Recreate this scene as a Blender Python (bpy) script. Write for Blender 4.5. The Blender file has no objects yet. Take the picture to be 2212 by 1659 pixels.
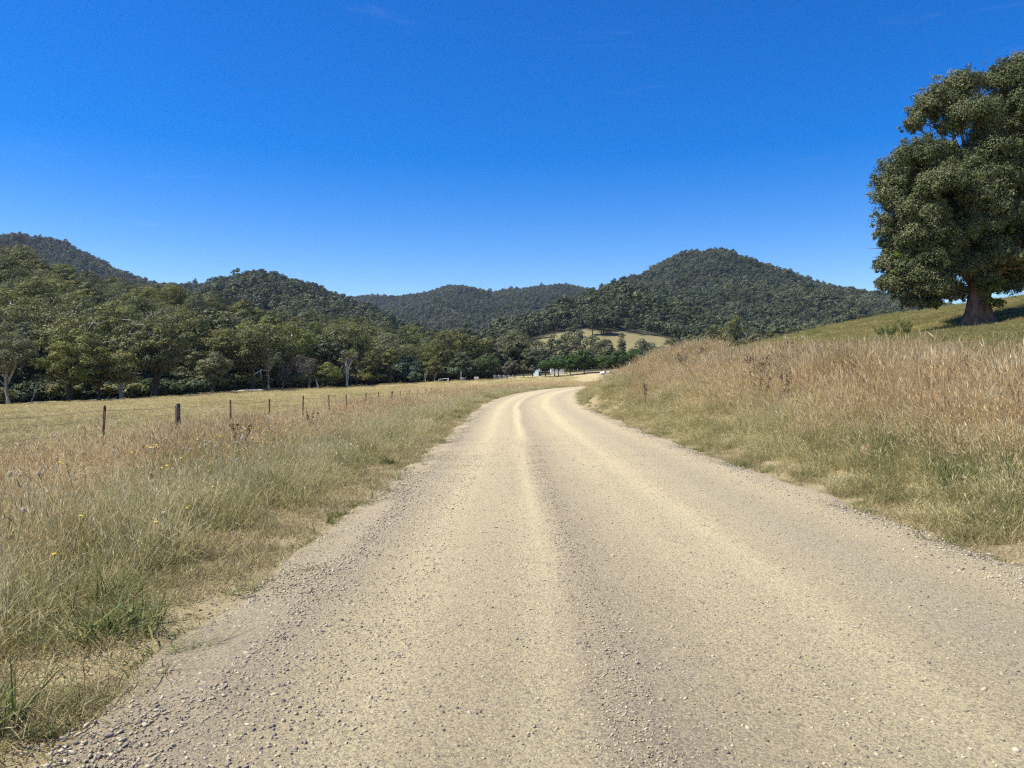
import bpy, math, random
import numpy as np
from mathutils import Vector

rng = np.random.default_rng(11)
random.seed(5)
scene = bpy.context.scene
COL = scene.collection
F, CX, HY, EYE = 1661.0, 1106.0, 834.6, 1.6      # focal length, centre column, horizon row of the survey picture


def sstep(a, b, x):
    t = np.clip((np.asarray(x, float) - a) / (b - a), 0, 1)
    return t * t * (3 - 2 * t)


def at(px, py, d):
    return ((px - CX) / F * d, d, EYE + (HY - py) / F * d)


def wob(x, y, f, seed=0.0):
    """cheap smooth noise in about -1..1"""
    x = np.asarray(x, float) * f
    y = np.asarray(y, float) * f
    s = seed * 1.7
    return (np.sin(x * 1.0 + y * 0.6 + s) + np.sin(-x * 0.7 + y * 1.3 + 2.1 + s * 2) + np.sin(x * 1.9 - y * 0.4 + 4.0 + s * 3)
            + np.sin(x * 0.5 + y * 2.3 + 1.0 - s)) * 0.27 + (np.sin(x * 3.7 + y * 3.1 + s) + np.sin(-x * 4.3 + y * 2.9 + s)) * 0.1


# ------------------------------------------------------------------ road centre line
RS, RX, RY, RH = [], [], [], []
_s, _x, _y, _h = -40.0, 1.28, -40.0, 0.0
while _s < 300:
    RS.append(_s); RX.append(_x); RY.append(_y); RH.append(_h)
    k = np.interp(_s, [33, 50, 92, 112, 400], [0, 1 / 310, 1 / 300, 1 / 110, 1 / 110])
    if _h > 1.35:
        k = 0
    _h += k * 1.0
    _x += math.sin(_h); _y += math.cos(_h); _s += 1.0
RS, RX, RY, RH = map(np.array, (RS, RX, RY, RH))
_slope = 0.0155 * sstep(18, 34, RS)
RZ = np.cumsum(_slope)
RZ = RZ - np.interp(0, RS, RZ)
HALF = 3.1


def road_coords(x, y):
    x = np.asarray(x, float).ravel(); y = np.asarray(y, float).ravel()
    S = np.full(x.shape, 1e4); L = np.full(x.shape, 1e4); Z = np.zeros(x.shape)
    near = np.where((np.abs(x) < 330) & (y < 330) & (y > -60))[0]
    for i0 in range(0, len(near), 20000):
        ii = near[i0:i0 + 20000]
        d2 = (x[ii, None] - RX[None]) ** 2 + (y[ii, None] - RY[None]) ** 2
        j = d2.argmin(1)
        tx, ty = np.sin(RH[j]), np.cos(RH[j])
        dx, dy = x[ii] - RX[j], y[ii] - RY[j]
        S[ii] = RS[j] + dx * tx + dy * ty
        L[ii] = dx * ty - dy * tx
        Z[ii] = np.interp(S[ii], RS, RZ)
    return S, L, Z


# ------------------------------------------------------------------ near terrain: thin plate through surveyed points
TL = [(-500, 905, 112), (-200, 888, 115), (0, 877, 118), (130, 868.5, 122), (260, 863.5, 127), (333, 858.6, 130), (470, 851, 140), (545, 845, 150),
      (640, 841, 165), (700, 839, 175), (750, 837, 185), (842, 830, 195), (946, 825, 205), (1047, 820, 212), (1160, 814, 214),
      (1205, 812.5, 216), (1300, 806, 220), (1400, 800, 225)]
_tpx = [t[0] for t in TL]; _tpy = [t[1] for t in TL]; _td = [t[2] for t in TL]


def DL(px):
    return np.interp(px, _tpx, _td)


ctrl = [at(*t) for t in TL]
for t in TL[1:]:
    x, y, z = at(*t)
    ctrl.append((x * 1.35, y * 1.35, z + 2.0))


def roadpt(s, lat):
    i = np.interp(s, RS, np.arange(len(RS)))
    j = int(min(max(i, 0), len(RS) - 1))
    return RX[j] + math.cos(RH[j]) * lat, RY[j] - math.sin(RH[j]) * lat, RZ[j]


for s in (-30, -10, 3, 10, 14, 18, 23, 28, 34, 40, 55, 70, 85, 100, 118, 140, 165):
    x, y, z = roadpt(s, -4.0); ctrl.append((x, y, z - 0.05))
    x, y, z = roadpt(s, -7.2); ctrl.append((x, y, z * 0.75 - 0.06))
    zf = np.interp(s, [0, 55, 80, 100, 118, 140, 165], [0, 0.02, 0.3, 0.8, 1.2, 1.75, 2.3])
    x, y, z = roadpt(s, -11.5); ctrl.append((x, y, zf - 0.03))
    x, y, z = roadpt(s, -20); ctrl.append((x, y, zf - 0.15))
    B = np.interp(s, [-30, 3, 10, 14, 18, 24, 30, 40, 55, 70, 85, 100, 118, 165], [.7, .75, .92, 1.05, 1.25, 1.6, 1.8, 1.75, 1.7, 1.5, 1.4, 1.35, 1.4, 1.4])
    x, y, z = roadpt(s, 4.0); ctrl.append((x, y, z + 0.02))
    x, y, z = roadpt(s, 5.6); ctrl.append((x, y, z + B * 0.45))
    x, y, z = roadpt(s, 7.6); ctrl.append((x, y, z + B))
    if s <= 118:
        x, y, z = roadpt(s, 10.5); ctrl.append((x, y, z + B * 1.1))
for t in ((2212, 748, 30), (2110, 702, 62), (2212, 648, 90), (2400, 615, 90), (2800, 560, 88), (1800, 706, 92), (1650, 740, 92), (1900, 688, 92),
          (2050, 668, 91), (1530, 770, 92), (1800, 741, 45), (1495, 777, 45), (2000, 722, 46), (2212, 706, 46), (2600, 690, 40), (2800, 770, 24)):
    ctrl.append(at(*t))
for px, py, d, dz in ((1530, 770, 92, -1.2), (1650, 740, 92, -1.5), (1800, 706, 92, -2.5), (2050, 668, 92, -4), (2400, 615, 92, -4)):
    x, y, z = at(px, py, d)
    ctrl.append((x * 1.5, y * 1.5, z + dz)); ctrl.append((x * 2.3, y * 2.3, z + dz * 1.6))
ctrl = np.array(ctrl)


def _tps_k(r2):
    return 0.5 * r2 * np.log(r2 + 1e-9)


_SC = 0.02
_n = len(ctrl)
_X = ctrl[:, :2] * _SC
_K = _tps_k(((_X[:, None] - _X[None]) ** 2).sum(-1)) + np.eye(_n) * 2e-5
_Pm = np.hstack([np.ones((_n, 1)), _X])
_A = np.vstack([np.hstack([_K, _Pm]), np.hstack([_Pm.T, np.zeros((3, 3))])])
_W = np.linalg.solve(_A, np.concatenate([ctrl[:, 2], np.zeros(3)]))


def tps(x, y):
    q = np.stack([x, y], 1) * _SC
    out = np.zeros(len(q))
    for i in range(0, len(q), 20000):
        k = _tps_k(((q[i:i + 20000, None] - _X[None]) ** 2).sum(-1))
        out[i:i + 20000] = k @ _W[:_n] + _W[_n] + q[i:i + 20000] @ _W[_n + 1:]
    return out


# ------------------------------------------------------------------ wooded hills
# rows: column, skyline row, depth of crest, depth of foot, height of foot
RIDGES = {
    'slope': dict(th=11, rows=[(-900, 560, 300, 118, -1.5), (-300, 490, 320, 121, -1.5), (0, 528, 330, 126, -1.2), (60, 547, 325, 127, -1), (160, 583, 320, 130, -.8), (270, 606, 300, 134, -.4), (420, 628, 290, 143, .3),
                          (520, 655, 280, 156, .9), (690, 678, 280, 182, 1.4), (850, 694, 285, 205, 2.6), (1000, 724, 290, 225, 4), (1060, 745, 300, 240, 5), (1120, 790, 300, 250, 6)]),
    'west': dict(th=27, rows=[(-900, 520, 1900, 900, 30), (-200, 515, 1900, 900, 30), (0, 508, 1900, 900, 30), (30, 507, 1900, 900, 30), (62, 517, 1900, 900, 30), (100, 515, 1900, 900, 30), (140, 522, 1900, 900, 30), (200, 545, 1850, 900, 30),
                         (260, 572, 1800, 900, 30), (320, 593, 1750, 900, 30), (400, 606, 1700, 900, 30), (450, 612, 1700, 900, 30), (560, 640, 1700, 900, 30), (760, 700, 1700, 900, 30)]),
    'dome': dict(th=26, rows=[(300, 650, 1250, 520, 18), (400, 618, 1250, 520, 18), (430, 606, 1250, 520, 18), (480, 592, 1250, 520, 18), (545, 578, 1250, 520, 18), (590, 580, 1250, 520, 18), (630, 590, 1220, 520, 18), (690, 600, 1180, 510, 18),
                         (740, 622, 1120, 500, 18), (770, 637, 1080, 500, 18), (830, 662, 1000, 490, 18), (900, 691, 920, 480, 18), (960, 712, 850, 480, 18), (1010, 728, 800, 480, 18), (1080, 770, 760, 480, 18)]),
    'centre': dict(th=22, rows=[(560, 660, 3000, 1500, 60), (700, 642, 3000, 1500, 60), (770, 637, 3000, 1500, 60), (850, 637, 3000, 1500, 60), (920, 627, 2900, 1500, 60), (970, 613, 2800, 1400, 60), (1000, 615, 2800, 1400, 60), (1060, 627, 2800, 1400, 60),
                           (1100, 620, 2800, 1400, 60), (1150, 613, 2800, 1400, 60), (1200, 610, 2800, 1400, 60), (1230, 613, 2800, 1400, 60), (1280, 624, 2800, 1400, 60), (1420, 660, 2800, 1400, 60)]),
    'peak': dict(th=25, rows=[(1150, 690, 1800, 800, 40), (1250, 640, 1850, 800, 45), (1340, 606, 1900, 800, 45), (1400, 584, 1950, 800, 45), (1450, 561, 2000, 800, 45), (1487, 541, 2000, 800, 45), (1505, 540, 2000, 800, 45), (1522, 543, 2000, 800, 48),
                         (1535, 540, 2000, 800, 48), (1560, 541, 2000, 800, 48), (1600, 551, 2000, 800, 50), (1650, 565, 2000, 800, 50), (1700, 583, 2000, 800, 52), (1750, 600, 2000, 800, 54), (1800, 615, 2000, 800, 56), (1850, 628, 2000, 800, 58),
                         (1900, 637, 2000, 800, 58), (1950, 647, 2000, 800, 58), (2100, 672, 2000, 800, 58), (2400, 690, 2000, 800, 55), (3200, 740, 2000, 800, 50)]),
    'shoulder': dict(th=19, rows=[(1000, 752, 760, 450, 20), (1040, 738, 800, 460, 24), (1130, 692, 860, 480, 27), (1180, 657, 900, 480, 27), (1240, 632, 900, 480, 27), (1300, 613, 900, 480, 27), (1345, 608, 900, 480, 27), (1400, 625, 900, 480, 27),
                             (1500, 658, 880, 480, 27), (1600, 690, 850, 480, 26), (1700, 712, 820, 480, 25), (1800, 730, 800, 480, 24), (1950, 760, 800, 480, 22)]),
}
for r in RIDGES.values():
    a = np.array(r['rows'], float)
    r['px'] = a[:, 0]; r['dc'] = a[:, 2]; r['df'] = a[:, 3]; r['zf'] = a[:, 4]
    r['zc'] = np.maximum(EYE + (HY - a[:, 1]) / F * a[:, 2] - r['th'], a[:, 4] - 3)


def ridge_z(r, x, y):
    yy = np.maximum(y, 30.0)
    px = CX + F * x / yy
    dc = np.interp(px, r['px'], r['dc']); df = np.interp(px, r['px'], r['df'])
    zc = np.interp(px, r['px'], r['zc']); zf = np.interp(px, r['px'], r['zf'])
    t = (y - df) / (dc - df)
    tc = np.clip(t, 0, 1)
    z = zf + (zc - zf) * (0.6 * tc + 0.4 * np.sin(tc * math.pi / 2))
    spur = wob(x, y * 0.35, 0.012 * 900 / max(300.0, float(dc.mean())) * 2.2, 3.0) + 0.5 * wob(x, y, 0.03 * 900 / float(r['dc'].mean()), 1.0)
    z = z + spur * (zc - zf) * 0.10 * (tc * (1 - tc) * 4)
    z = np.where(t > 1, zc - (y - dc) * 0.35, z)
    z = np.where(t < 0, zf + (y - df) * 0.4, z)
    out = (px < r['px'][0]) | (px > r['px'][-1]) | (y < 40)
    return np.where(out, -1e3, z), t, px


def ground_z(x, y, full=False):
    x = np.asarray(x, float).ravel(); y = np.asarray(y, float).ravel()
    S, L, Z = road_coords(x, y)
    near = tps(np.clip(x, -260, 260), np.clip(y, -60, 420))
    near = near + 0.05 * wob(x, y, 1.3) * sstep(3.3, 5, np.abs(L)) + 0.12 * wob(x, y, 0.16, 2.0) * sstep(13, 26, np.abs(L))
    w = sstep(240, 340, np.hypot(x, y))
    far = 6 + 0.012 * np.clip(np.hypot(x, y) - 250, 0, 3000)
    base = near * (1 - w) + far * w
    side = sstep(HALF - 0.25, HALF + 1.3, np.abs(L))
    # the ditch lip: loose stones heap slightly along the edge
    base = np.where(S < 9e3, (Z - 0.06) * (1 - side) + base * side, base)
    owner = np.full(x.shape, -1)
    z = base.copy()
    for i, r in enumerate(RIDGES.values()):
        rz, t, px = ridge_z(r, x, y)
        up = rz > z
        owner = np.where(up, i, owner); z = np.where(up, rz, z)
    if full:
        return z, owner, S, L
    return z


def gz(x, y):
    return float(ground_z([x], [y])[0])


# ------------------------------------------------------------------ materials
def new_mat(name):
    m = bpy.data.materials.new(name); m.use_nodes = True
    nt = m.node_tree; nt.nodes.clear()
    out = nt.nodes.new('ShaderNodeOutputMaterial')
    return m, nt, out


def nd(nt, typ, **kw):
    n = nt.nodes.new(typ)
    for k, v in kw.items():
        if k.startswith('i_'):
            n.inputs[k[2:].replace('_', ' ')].default_value = v
        else:
            setattr(n, k, v)
    return n


def ramp(nt, cols, interp='LINEAR'):
    n = nt.nodes.new('ShaderNodeValToRGB'); n.color_ramp.interpolation = interp
    els = n.color_ramp.elements
    while len(els) < len(cols):
        els.new(0.5)
    for e, (p, c) in zip(els, cols):
        e.position = p; e.color = (*c, 1)
    return n


def mth(nt, op, a, b=None, c=None):
    n = nt.nodes.new('ShaderNodeMath'); n.operation = op
    for i, v in enumerate((a, b, c)):
        if v is None:
            continue
        if isinstance(v, (int, float)):
            n.inputs[i].default_value = v
        else:
            nt.links.new(v, n.inputs[i])
    return n.outputs[0]


def mixc(nt, fac, a, b):
    n = nt.nodes.new('ShaderNodeMix'); n.data_type = 'RGBA'
    for sock, v in ((n.inputs[0], fac), (n.inputs[6], a), (n.inputs[7], b)):
        if isinstance(v, (int, float)):
            sock.default_value = v
        elif isinstance(v, tuple):
            sock.default_value = (*v, 1)
        else:
            nt.links.new(v, sock)
    return n.outputs[2]


def leafy_mat(name, cols, transl=0.2, spread=0.45, patch=0.35, patch_scale=0.35, rough=0.6):
    """colour from a per-leaf value, a per-object random and slow noise over the place"""
    m, nt, out = new_mat(name)
    a = nd(nt, 'ShaderNodeAttribute', attribute_name='v')
    oi = nd(nt, 'ShaderNodeObjectInfo')
    geo = nd(nt, 'ShaderNodeNewGeometry')
    nz = nd(nt, 'ShaderNodeTexNoise', i_Scale=patch_scale, i_Detail=2.0)
    nt.links.new(geo.outputs['Position'], nz.inputs['Vector'])
    f = mth(nt, 'MULTIPLY', mth(nt, 'SUBTRACT', oi.outputs['Random'], 0.5), spread)
    g = mth(nt, 'MULTIPLY', mth(nt, 'SUBTRACT', nz.outputs['Fac'], 0.5), patch * 2)
    v = mth(nt, 'ADD', mth(nt, 'ADD', a.outputs['Fac'], f), g)
    cr = ramp(nt, cols)
    nt.links.new(v, cr.inputs[0])
    p = nd(nt, 'ShaderNodeBsdfPrincipled', i_Roughness=rough)
    p.inputs['Specular IOR Level'].default_value = 0.25
    nt.links.new(cr.outputs[0], p.inputs['Base Color'])
    t = nd(nt, 'ShaderNodeBsdfTranslucent')
    nt.links.new(cr.outputs[0], t.inputs['Color'])
    mx = nd(nt, 'ShaderNodeMixShader'); mx.inputs[0].default_value = transl
    nt.links.new(p.outputs[0], mx.inputs[1]); nt.links.new(t.outputs[0], mx.inputs[2])
    nt.links.new(mx.outputs[0], out.inputs[0])
    return m


def simple_mat(name, c1, c2, scale=4.0, rough=0.8, bump=0.0, stretch=(1, 1, 1), metallic=0.0):
    m, nt, out = new_mat(name)
    tc = nd(nt, 'ShaderNodeTexCoord')
    mp = nd(nt, 'ShaderNodeMapping'); mp.inputs['Scale'].default_value = stretch
    nt.links.new(tc.outputs['Object'], mp.inputs[0])
    nz = nd(nt, 'ShaderNodeTexNoise', i_Scale=scale, i_Detail=6.0, i_Roughness=0.65)
    nt.links.new(mp.outputs[0], nz.inputs['Vector'])
    cr = ramp(nt, [(0.35, c1), (0.65, c2)])
    nt.links.new(nz.outputs['Fac'], cr.inputs[0])
    p = nd(nt, 'ShaderNodeBsdfPrincipled', i_Roughness=rough, i_Metallic=metallic)
    p.inputs['Specular IOR Level'].default_value = 0.3
    nt.links.new(cr.outputs[0], p.inputs['Base Color'])
    if bump:
        b = nd(nt, 'ShaderNodeBump', i_Strength=0.8, i_Distance=bump)
        nt.links.new(nz.outputs['Fac'], b.inputs['Height']); nt.links.new(b.outputs[0], p.inputs['Normal'])
    nt.links.new(p.outputs[0], out.inputs[0])
    return m


M = {}
M['gum'] = leafy_mat('gum_foliage', [(0.0, (.066, .076, .026)), (.35, (.122, .13, .042)), (.65, (.172, .172, .054)), (1.0, (.24, .225, .072))], .28, .5, .2, .05)
M['gum_grey'] = leafy_mat('grey_gum_foliage', [(0.0, (.07, .082, .042)), (.5, (.132, .14, .064)), (1.0, (.2, .2, .095))], .26, .5, .2, .05)
M['gum_bright'] = leafy_mat('bright_gum_foliage', [(0.0, (.09, .105, .022)), (.5, (.155, .17, .04)), (1.0, (.23, .235, .062))], .25, .1, .15, .1)
M['bigtree'] = leafy_mat('shade_tree_foliage', [(0.0, (.036, .052, .018)), (.4, (.09, .11, .043)), (.75, (.155, .165, .072)), (1.0, (.22, .218, .11))], .08, .0, .25, .5)
M['bigbright'] = leafy_mat('young_leaf_foliage', [(0.0, (.08, .12, .02)), (1.0, (.15, .2, .04))], .35, .0, .2, .5)
M['round'] = leafy_mat('green_leaf_foliage', [(0.0, (.028, .058, .012)), (.5, (.052, .098, .02)), (1.0, (.088, .14, .032))], .22, .3, .2, .1)
M['dark'] = leafy_mat('dark_leaf_foliage', [(0.0, (.032, .054, .018)), (.5, (.06, .088, .028)), (1.0, (.1, .13, .042))], .22, .3, .2, .1)
M['wattle'] = leafy_mat('wattle_foliage', [(0.0, (.05, .078, .04)), (.5, (.088, .125, .066)), (1.0, (.14, .175, .095))], .25, .3, .2, .1)
M['bare'] = leafy_mat('twiggy_foliage', [(0.0, (.07, .06, .045)), (.5, (.115, .1, .072)), (1.0, (.16, .15, .1))], .1, .4, .2, .1)
M['hill'] = leafy_mat('hill_forest_foliage', [(0.0, (.04, .056, .026)), (.35, (.07, .09, .038)), (.7, (.102, .118, .05)), (1.0, (.15, .152, .072))], .25, .6, .5, .004)
M['bark_dark'] = simple_mat('dark_bark', (.03, .024, .019), (.085, .068, .054), 3, .9, .05, (3, 3, .6))
M['bark_pale'] = simple_mat('pale_bark', (.15, .13, .108), (.34, .31, .265), 2.5, .8, .02, (3, 3, .5))
M['bark_big'] = simple_mat('buttress_bark', (.055, .04, .03), (.21, .145, .105), 1.6, .9, .12, (2.2, 2.2, .7))
M['deadwood'] = simple_mat('bleached_wood', (.38, .35, .31), (.6, .57, .52), 3, .8, .01, (1, 1, .3))
M['postwood'] = simple_mat('weathered_post_wood', (.06, .045, .035), (.15, .12, .1), 14, .9, .01, (4, 4, .4))
M['palepost'] = simple_mat('grey_post_wood', (.2, .18, .15), (.34, .31, .27), 14, .9, .01, (4, 4, .4))
M['rust'] = simple_mat('rusty_steel', (.07, .03, .022), (.16, .075, .05), 25, .75, .002)
M['wire'] = simple_mat('fence_wire_steel', (.2, .18, .16), (.3, .28, .26), 20, .5, 0, (1, 1, 1), .6)
M['rock'] = simple_mat('orange_rock', (.3, .19, .12), (.48, .34, .23), 5, .9, .03)
M['whiterock'] = simple_mat('pale_rock', (.5, .47, .42), (.75, .72, .66), 6, .85, .02)
M['whitepaint'] = simple_mat('white_painted_sheet', (.68, .7, .72), (.82, .84, .85), 3, .5)
M['bluewhite'] = simple_mat('pale_blue_sheet', (.5, .6, .64), (.64, .74, .78), 3, .5)
M['greensheet'] = simple_mat('dull_green_sheet', (.09, .13, .11), (.14, .18, .15), 3, .6)
M['galv'] = simple_mat('galvanised_steel', (.34, .36, .38), (.5, .52, .54), 8, .45, 0, (1, 1, 1), .5)
M['greyboard'] = simple_mat('grey_boards', (.25, .22, .18), (.42, .38, .31), 10, .9, .01, (6, 6, .6))
M['carpaint'] = simple_mat('dark_blue_paint', (.012, .018, .04), (.016, .024, .05), 2, .25)
M['carglass'] = simple_mat('car_window_glass', (.02, .025, .03), (.03, .035, .04), 2, .08)
M['rubber'] = simple_mat('tyre_rubber', (.015, .015, .015), (.03, .03, .03), 8, .8)
M['yellow'] = simple_mat('yellow_petals', (.75, .5, .02), (.85, .62, .03), 20, .6)
M['fluff'] = leafy_mat('white_seed_fluff', [(0.0, (.6, .54, .4)), (1.0, (.75, .69, .54))], .5, .2, .1, 2)
M['stem'] = simple_mat('flower_stem_green', (.12, .15, .05), (.2, .22, .08), 20, .7)
M['thistle'] = leafy_mat('dry_thistle_leaf', [(0.0, (.11, .075, .045)), (.5, (.2, .15, .09)), (1.0, (.36, .3, .19))], .15, .3, .1, 2)
M['thistlehead'] = leafy_mat('dry_thistle_head', [(0.0, (.2, .155, .1)), (1.0, (.5, .43, .3))], .1, .3, .1, 2)
M['dock'] = leafy_mat('dead_dock_stalk', [(0.0, (.05, .03, .02)), (1.0, (.13, .075, .045))], .1, .3, .1, 2)

def sc(cols, k, g=1.0):
    return [(a_, (min(c_[0] * k, .8), min(c_[1] * k * g, .75), min(c_[2] * k, .6))) for a_, c_ in cols]


GR_MIX = [(0.0, (.095, .112, .034)), (.25, (.175, .175, .06)), (.5, (.305, .268, .118)), (.75, (.455, .39, .195)), (1.0, (.6, .54, .32))]
GR_TALL = [(0.0, (.15, .13, .055)), (.25, (.285, .218, .105)), (.55, (.43, .32, .165)), (.85, (.57, .44, .24)), (1.0, (.68, .585, .37))]
GR_SHORT = [(0.0, (.18, .165, .06)), (.4, (.33, .275, .12)), (.7, (.46, .385, .185)), (1.0, (.56, .49, .27))]
GR_PAD = [(0.0, (.15, .145, .05)), (.45, (.29, .25, .105)), (.8, (.43, .355, .18)), (1.0, (.52, .44, .25))]
GR_GREEN = [(0.0, (.06, .085, .02)), (.5, (.115, .14, .038)), (1.0, (.22, .225, .08))]
M['g_mix'] = leafy_mat('mixed_grass', sc(GR_MIX, 1.22), .42, .3, .45, .8)
M['g_tall'] = leafy_mat('tall_dry_grass', sc(GR_TALL, 1.15), .42, .25, .35, .7)
M['g_stalk'] = leafy_mat('pale_grass_stalks', [(0.0, (.5, .4, .24)), (1.0, (.74, .66, .46))], .35, .3, .1, 1)
M['g_short'] = leafy_mat('short_dry_grass', sc(GR_SHORT, .8), .35, .3, .35, 1.2)
M['g_pad'] = leafy_mat('paddock_grass_blades', sc(GR_PAD, 1.2), .4, .3, .65, .13)
M['g_padgreen'] = leafy_mat('green_paddock_blades', [(0.0, (.1, .125, .035)), (.45, (.2, .195, .065)), (1.0, (.42, .34, .16))], .4, .3, .5, .25)
M['g_green'] = leafy_mat('green_grass', sc(GR_GREEN, 1.1), .4, .3, .3, .8)

# stones: colour by instance
m, nt, out = new_mat('road_stone')
oi = nd(nt, 'ShaderNodeObjectInfo')
cr = ramp(nt, [(0, (.1, .094, .082)), (.06, (.18, .162, .135)), (.3, (.26, .222, .168)), (.5, (.35, .296, .2)), (.75, (.42, .357, .235)), (1.0, (.48, .42, .3))])
nt.links.new(oi.outputs['Random'], cr.inputs[0])
p = nd(nt, 'ShaderNodeBsdfPrincipled', i_Roughness=.85); p.inputs['Specular IOR Level'].default_value = .25
nt.links.new(cr.outputs[0], p.inputs['Base Color']); nt.links.new(p.outputs[0], out.inputs[0])
M['stone'] = m

# ground: painted zones (kinds of grass, soil) with noise
m, nt, out = new_mat('ground_soil_and_turf')
vc = nd(nt, 'ShaderNodeAttribute', attribute_name='zone')
geo = nd(nt, 'ShaderNodeNewGeometry')
n1 = nd(nt, 'ShaderNodeTexNoise', i_Scale=.22, i_Detail=7.0, i_Roughness=.7); nt.links.new(geo.outputs['Position'], n1.inputs['Vector'])
n2 = nd(nt, 'ShaderNodeTexNoise', i_Scale=9.0, i_Detail=5.0, i_Roughness=.7); nt.links.new(geo.outputs['Position'], n2.inputs['Vector'])
h = nd(nt, 'ShaderNodeHueSaturation')
nt.links.new(vc.outputs['Color'], h.inputs['Color'])
nt.links.new(mth(nt, 'ADD', mth(nt, 'MULTIPLY', mth(nt, 'SUBTRACT', n1.outputs['Fac'], .5), .09), .5), h.inputs['Hue'])
val = mth(nt, 'ADD', mth(nt, 'MULTIPLY', n1.outputs['Fac'], .7), mth(nt, 'MULTIPLY', n2.outputs['Fac'], .75))
nt.links.new(mth(nt, 'ADD', val, .27), h.inputs['Value'])
p = nd(nt, 'ShaderNodeBsdfPrincipled', i_Roughness=.95); p.inputs['Specular IOR Level'].default_value = .1
b = nd(nt, 'ShaderNodeBump', i_Strength=.7, i_Distance=.06); nt.links.new(n2.outputs['Fac'], b.inputs['Height'])
nt.links.new(h.outputs[0], p.inputs['Base Color']); nt.links.new(b.outputs[0], p.inputs['Normal']); nt.links.new(p.outputs[0], out.inputs[0])
M['ground'] = m

# road: wheel tracks across the width, loose gravel between them
m, nt, out = new_mat('gravel_road_surface')
uv = nd(nt, 'ShaderNodeUVMap', uv_map='UVMap')
sep = nd(nt, 'ShaderNodeSeparateXYZ'); nt.links.new(uv.outputs[0], sep.inputs[0])
geo = nd(nt, 'ShaderNodeNewGeometry')
mp = nd(nt, 'ShaderNodeMapping'); mp.inputs['Scale'].default_value = (1.0, .12, 1)
nt.links.new(uv.outputs[0], mp.inputs[0])
nl = nd(nt, 'ShaderNodeTexNoise', i_Scale=1.5, i_Detail=5.0, i_Roughness=.6); nt.links.new(mp.outputs[0], nl.inputs['Vector'])
np_ = nd(nt, 'ShaderNodeTexNoise', i_Scale=1.1, i_Detail=6.0, i_Roughness=.65); nt.links.new(geo.outputs['Position'], np_.inputs['Vector'])
nf = nd(nt, 'ShaderNodeTexNoise', i_Scale=42.0, i_Detail=8.0, i_Roughness=.8); nt.links.new(geo.outputs['Position'], nf.inputs['Vector'])
vo = nd(nt, 'ShaderNodeTexVoronoi', i_Scale=75.0); nt.links.new(geo.outputs['Position'], vo.inputs['Vector'])
vb = nd(nt, 'ShaderNodeTexNoise', i_Scale=9.0, i_Detail=5.0, i_Roughness=.7); nt.links.new(geo.outputs['Position'], vb.inputs['Vector'])
lat = mth(nt, 'ADD', sep.outputs[0], mth(nt, 'MULTIPLY', mth(nt, 'SUBTRACT', nl.outputs['Fac'], .5), .6))
u = mth(nt, 'DIVIDE', mth(nt, 'ADD', lat, 3.3), 6.6)
SAND, TAN, PURP, GREY = (.5, .432, .268), (.43, .366, .232), (.352, .3, .205), (.375, .328, .225)
tr = ramp(nt, [(0.0, PURP), (.09, PURP), (.15, TAN), (.19, SAND), (.24, TAN), (.3, TAN), (.325, SAND), (.345, SAND), (.375, (.35, .295, .2)), (.42, (.36, .305, .207)), (.5, TAN), (.58, SAND), (.63, SAND), (.67, TAN), (.76, GREY), (.9, TAN), (1.0, PURP)][:16] + [(1.0, GREY)])
nt.links.new(u, tr.inputs[0])
c = mixc(nt, mth(nt, 'MULTIPLY', mth(nt, 'SUBTRACT', np_.outputs['Fac'], .38), 1.3), tr.outputs[0], (.44, .375, .24))
# pebbles set in the surface, each its own tint
peb = ramp(nt, [(0, (.6, .6, .64)), (.25, (.82, .78, .76)), (.5, (1, .97, .93)), (.8, (1.12, 1.1, 1.02)), (1, (1.25, 1.22, 1.12))])
sepc = nd(nt, 'ShaderNodeSeparateColor'); nt.links.new(vo.outputs['Color'], sepc.inputs[0]); nt.links.new(sepc.outputs[0], peb.inputs[0])
mu = nd(nt, 'ShaderNodeMix'); mu.data_type = 'RGBA'; mu.blend_type = 'MULTIPLY'; mu.inputs[0].default_value = .85
nt.links.new(c, mu.inputs[6]); nt.links.new(peb.outputs[0], mu.inputs[7])
p = nd(nt, 'ShaderNodeBsdfPrincipled', i_Roughness=.95); p.inputs['Specular IOR Level'].default_value = .12
nt.links.new(mu.outputs[2], p.inputs['Base Color'])
hgt = mth(nt, 'ADD', mth(nt, 'MULTIPLY', nf.outputs['Fac'], 1.5), mth(nt, 'MULTIPLY', mth(nt, 'SUBTRACT', 1.0, vo.outputs['Distance']), .35))
hgt = mth(nt, 'ADD', hgt, mth(nt, 'MULTIPLY', vb.outputs['Fac'], 1.2))
b = nd(nt, 'ShaderNodeBump', i_Strength=1.0, i_Distance=.016); nt.links.new(hgt, b.inputs['Height'])
nt.links.new(b.outputs[0], p.inputs['Normal']); nt.links.new(p.outputs[0], out.inputs[0])
M['road'] = m


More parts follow.
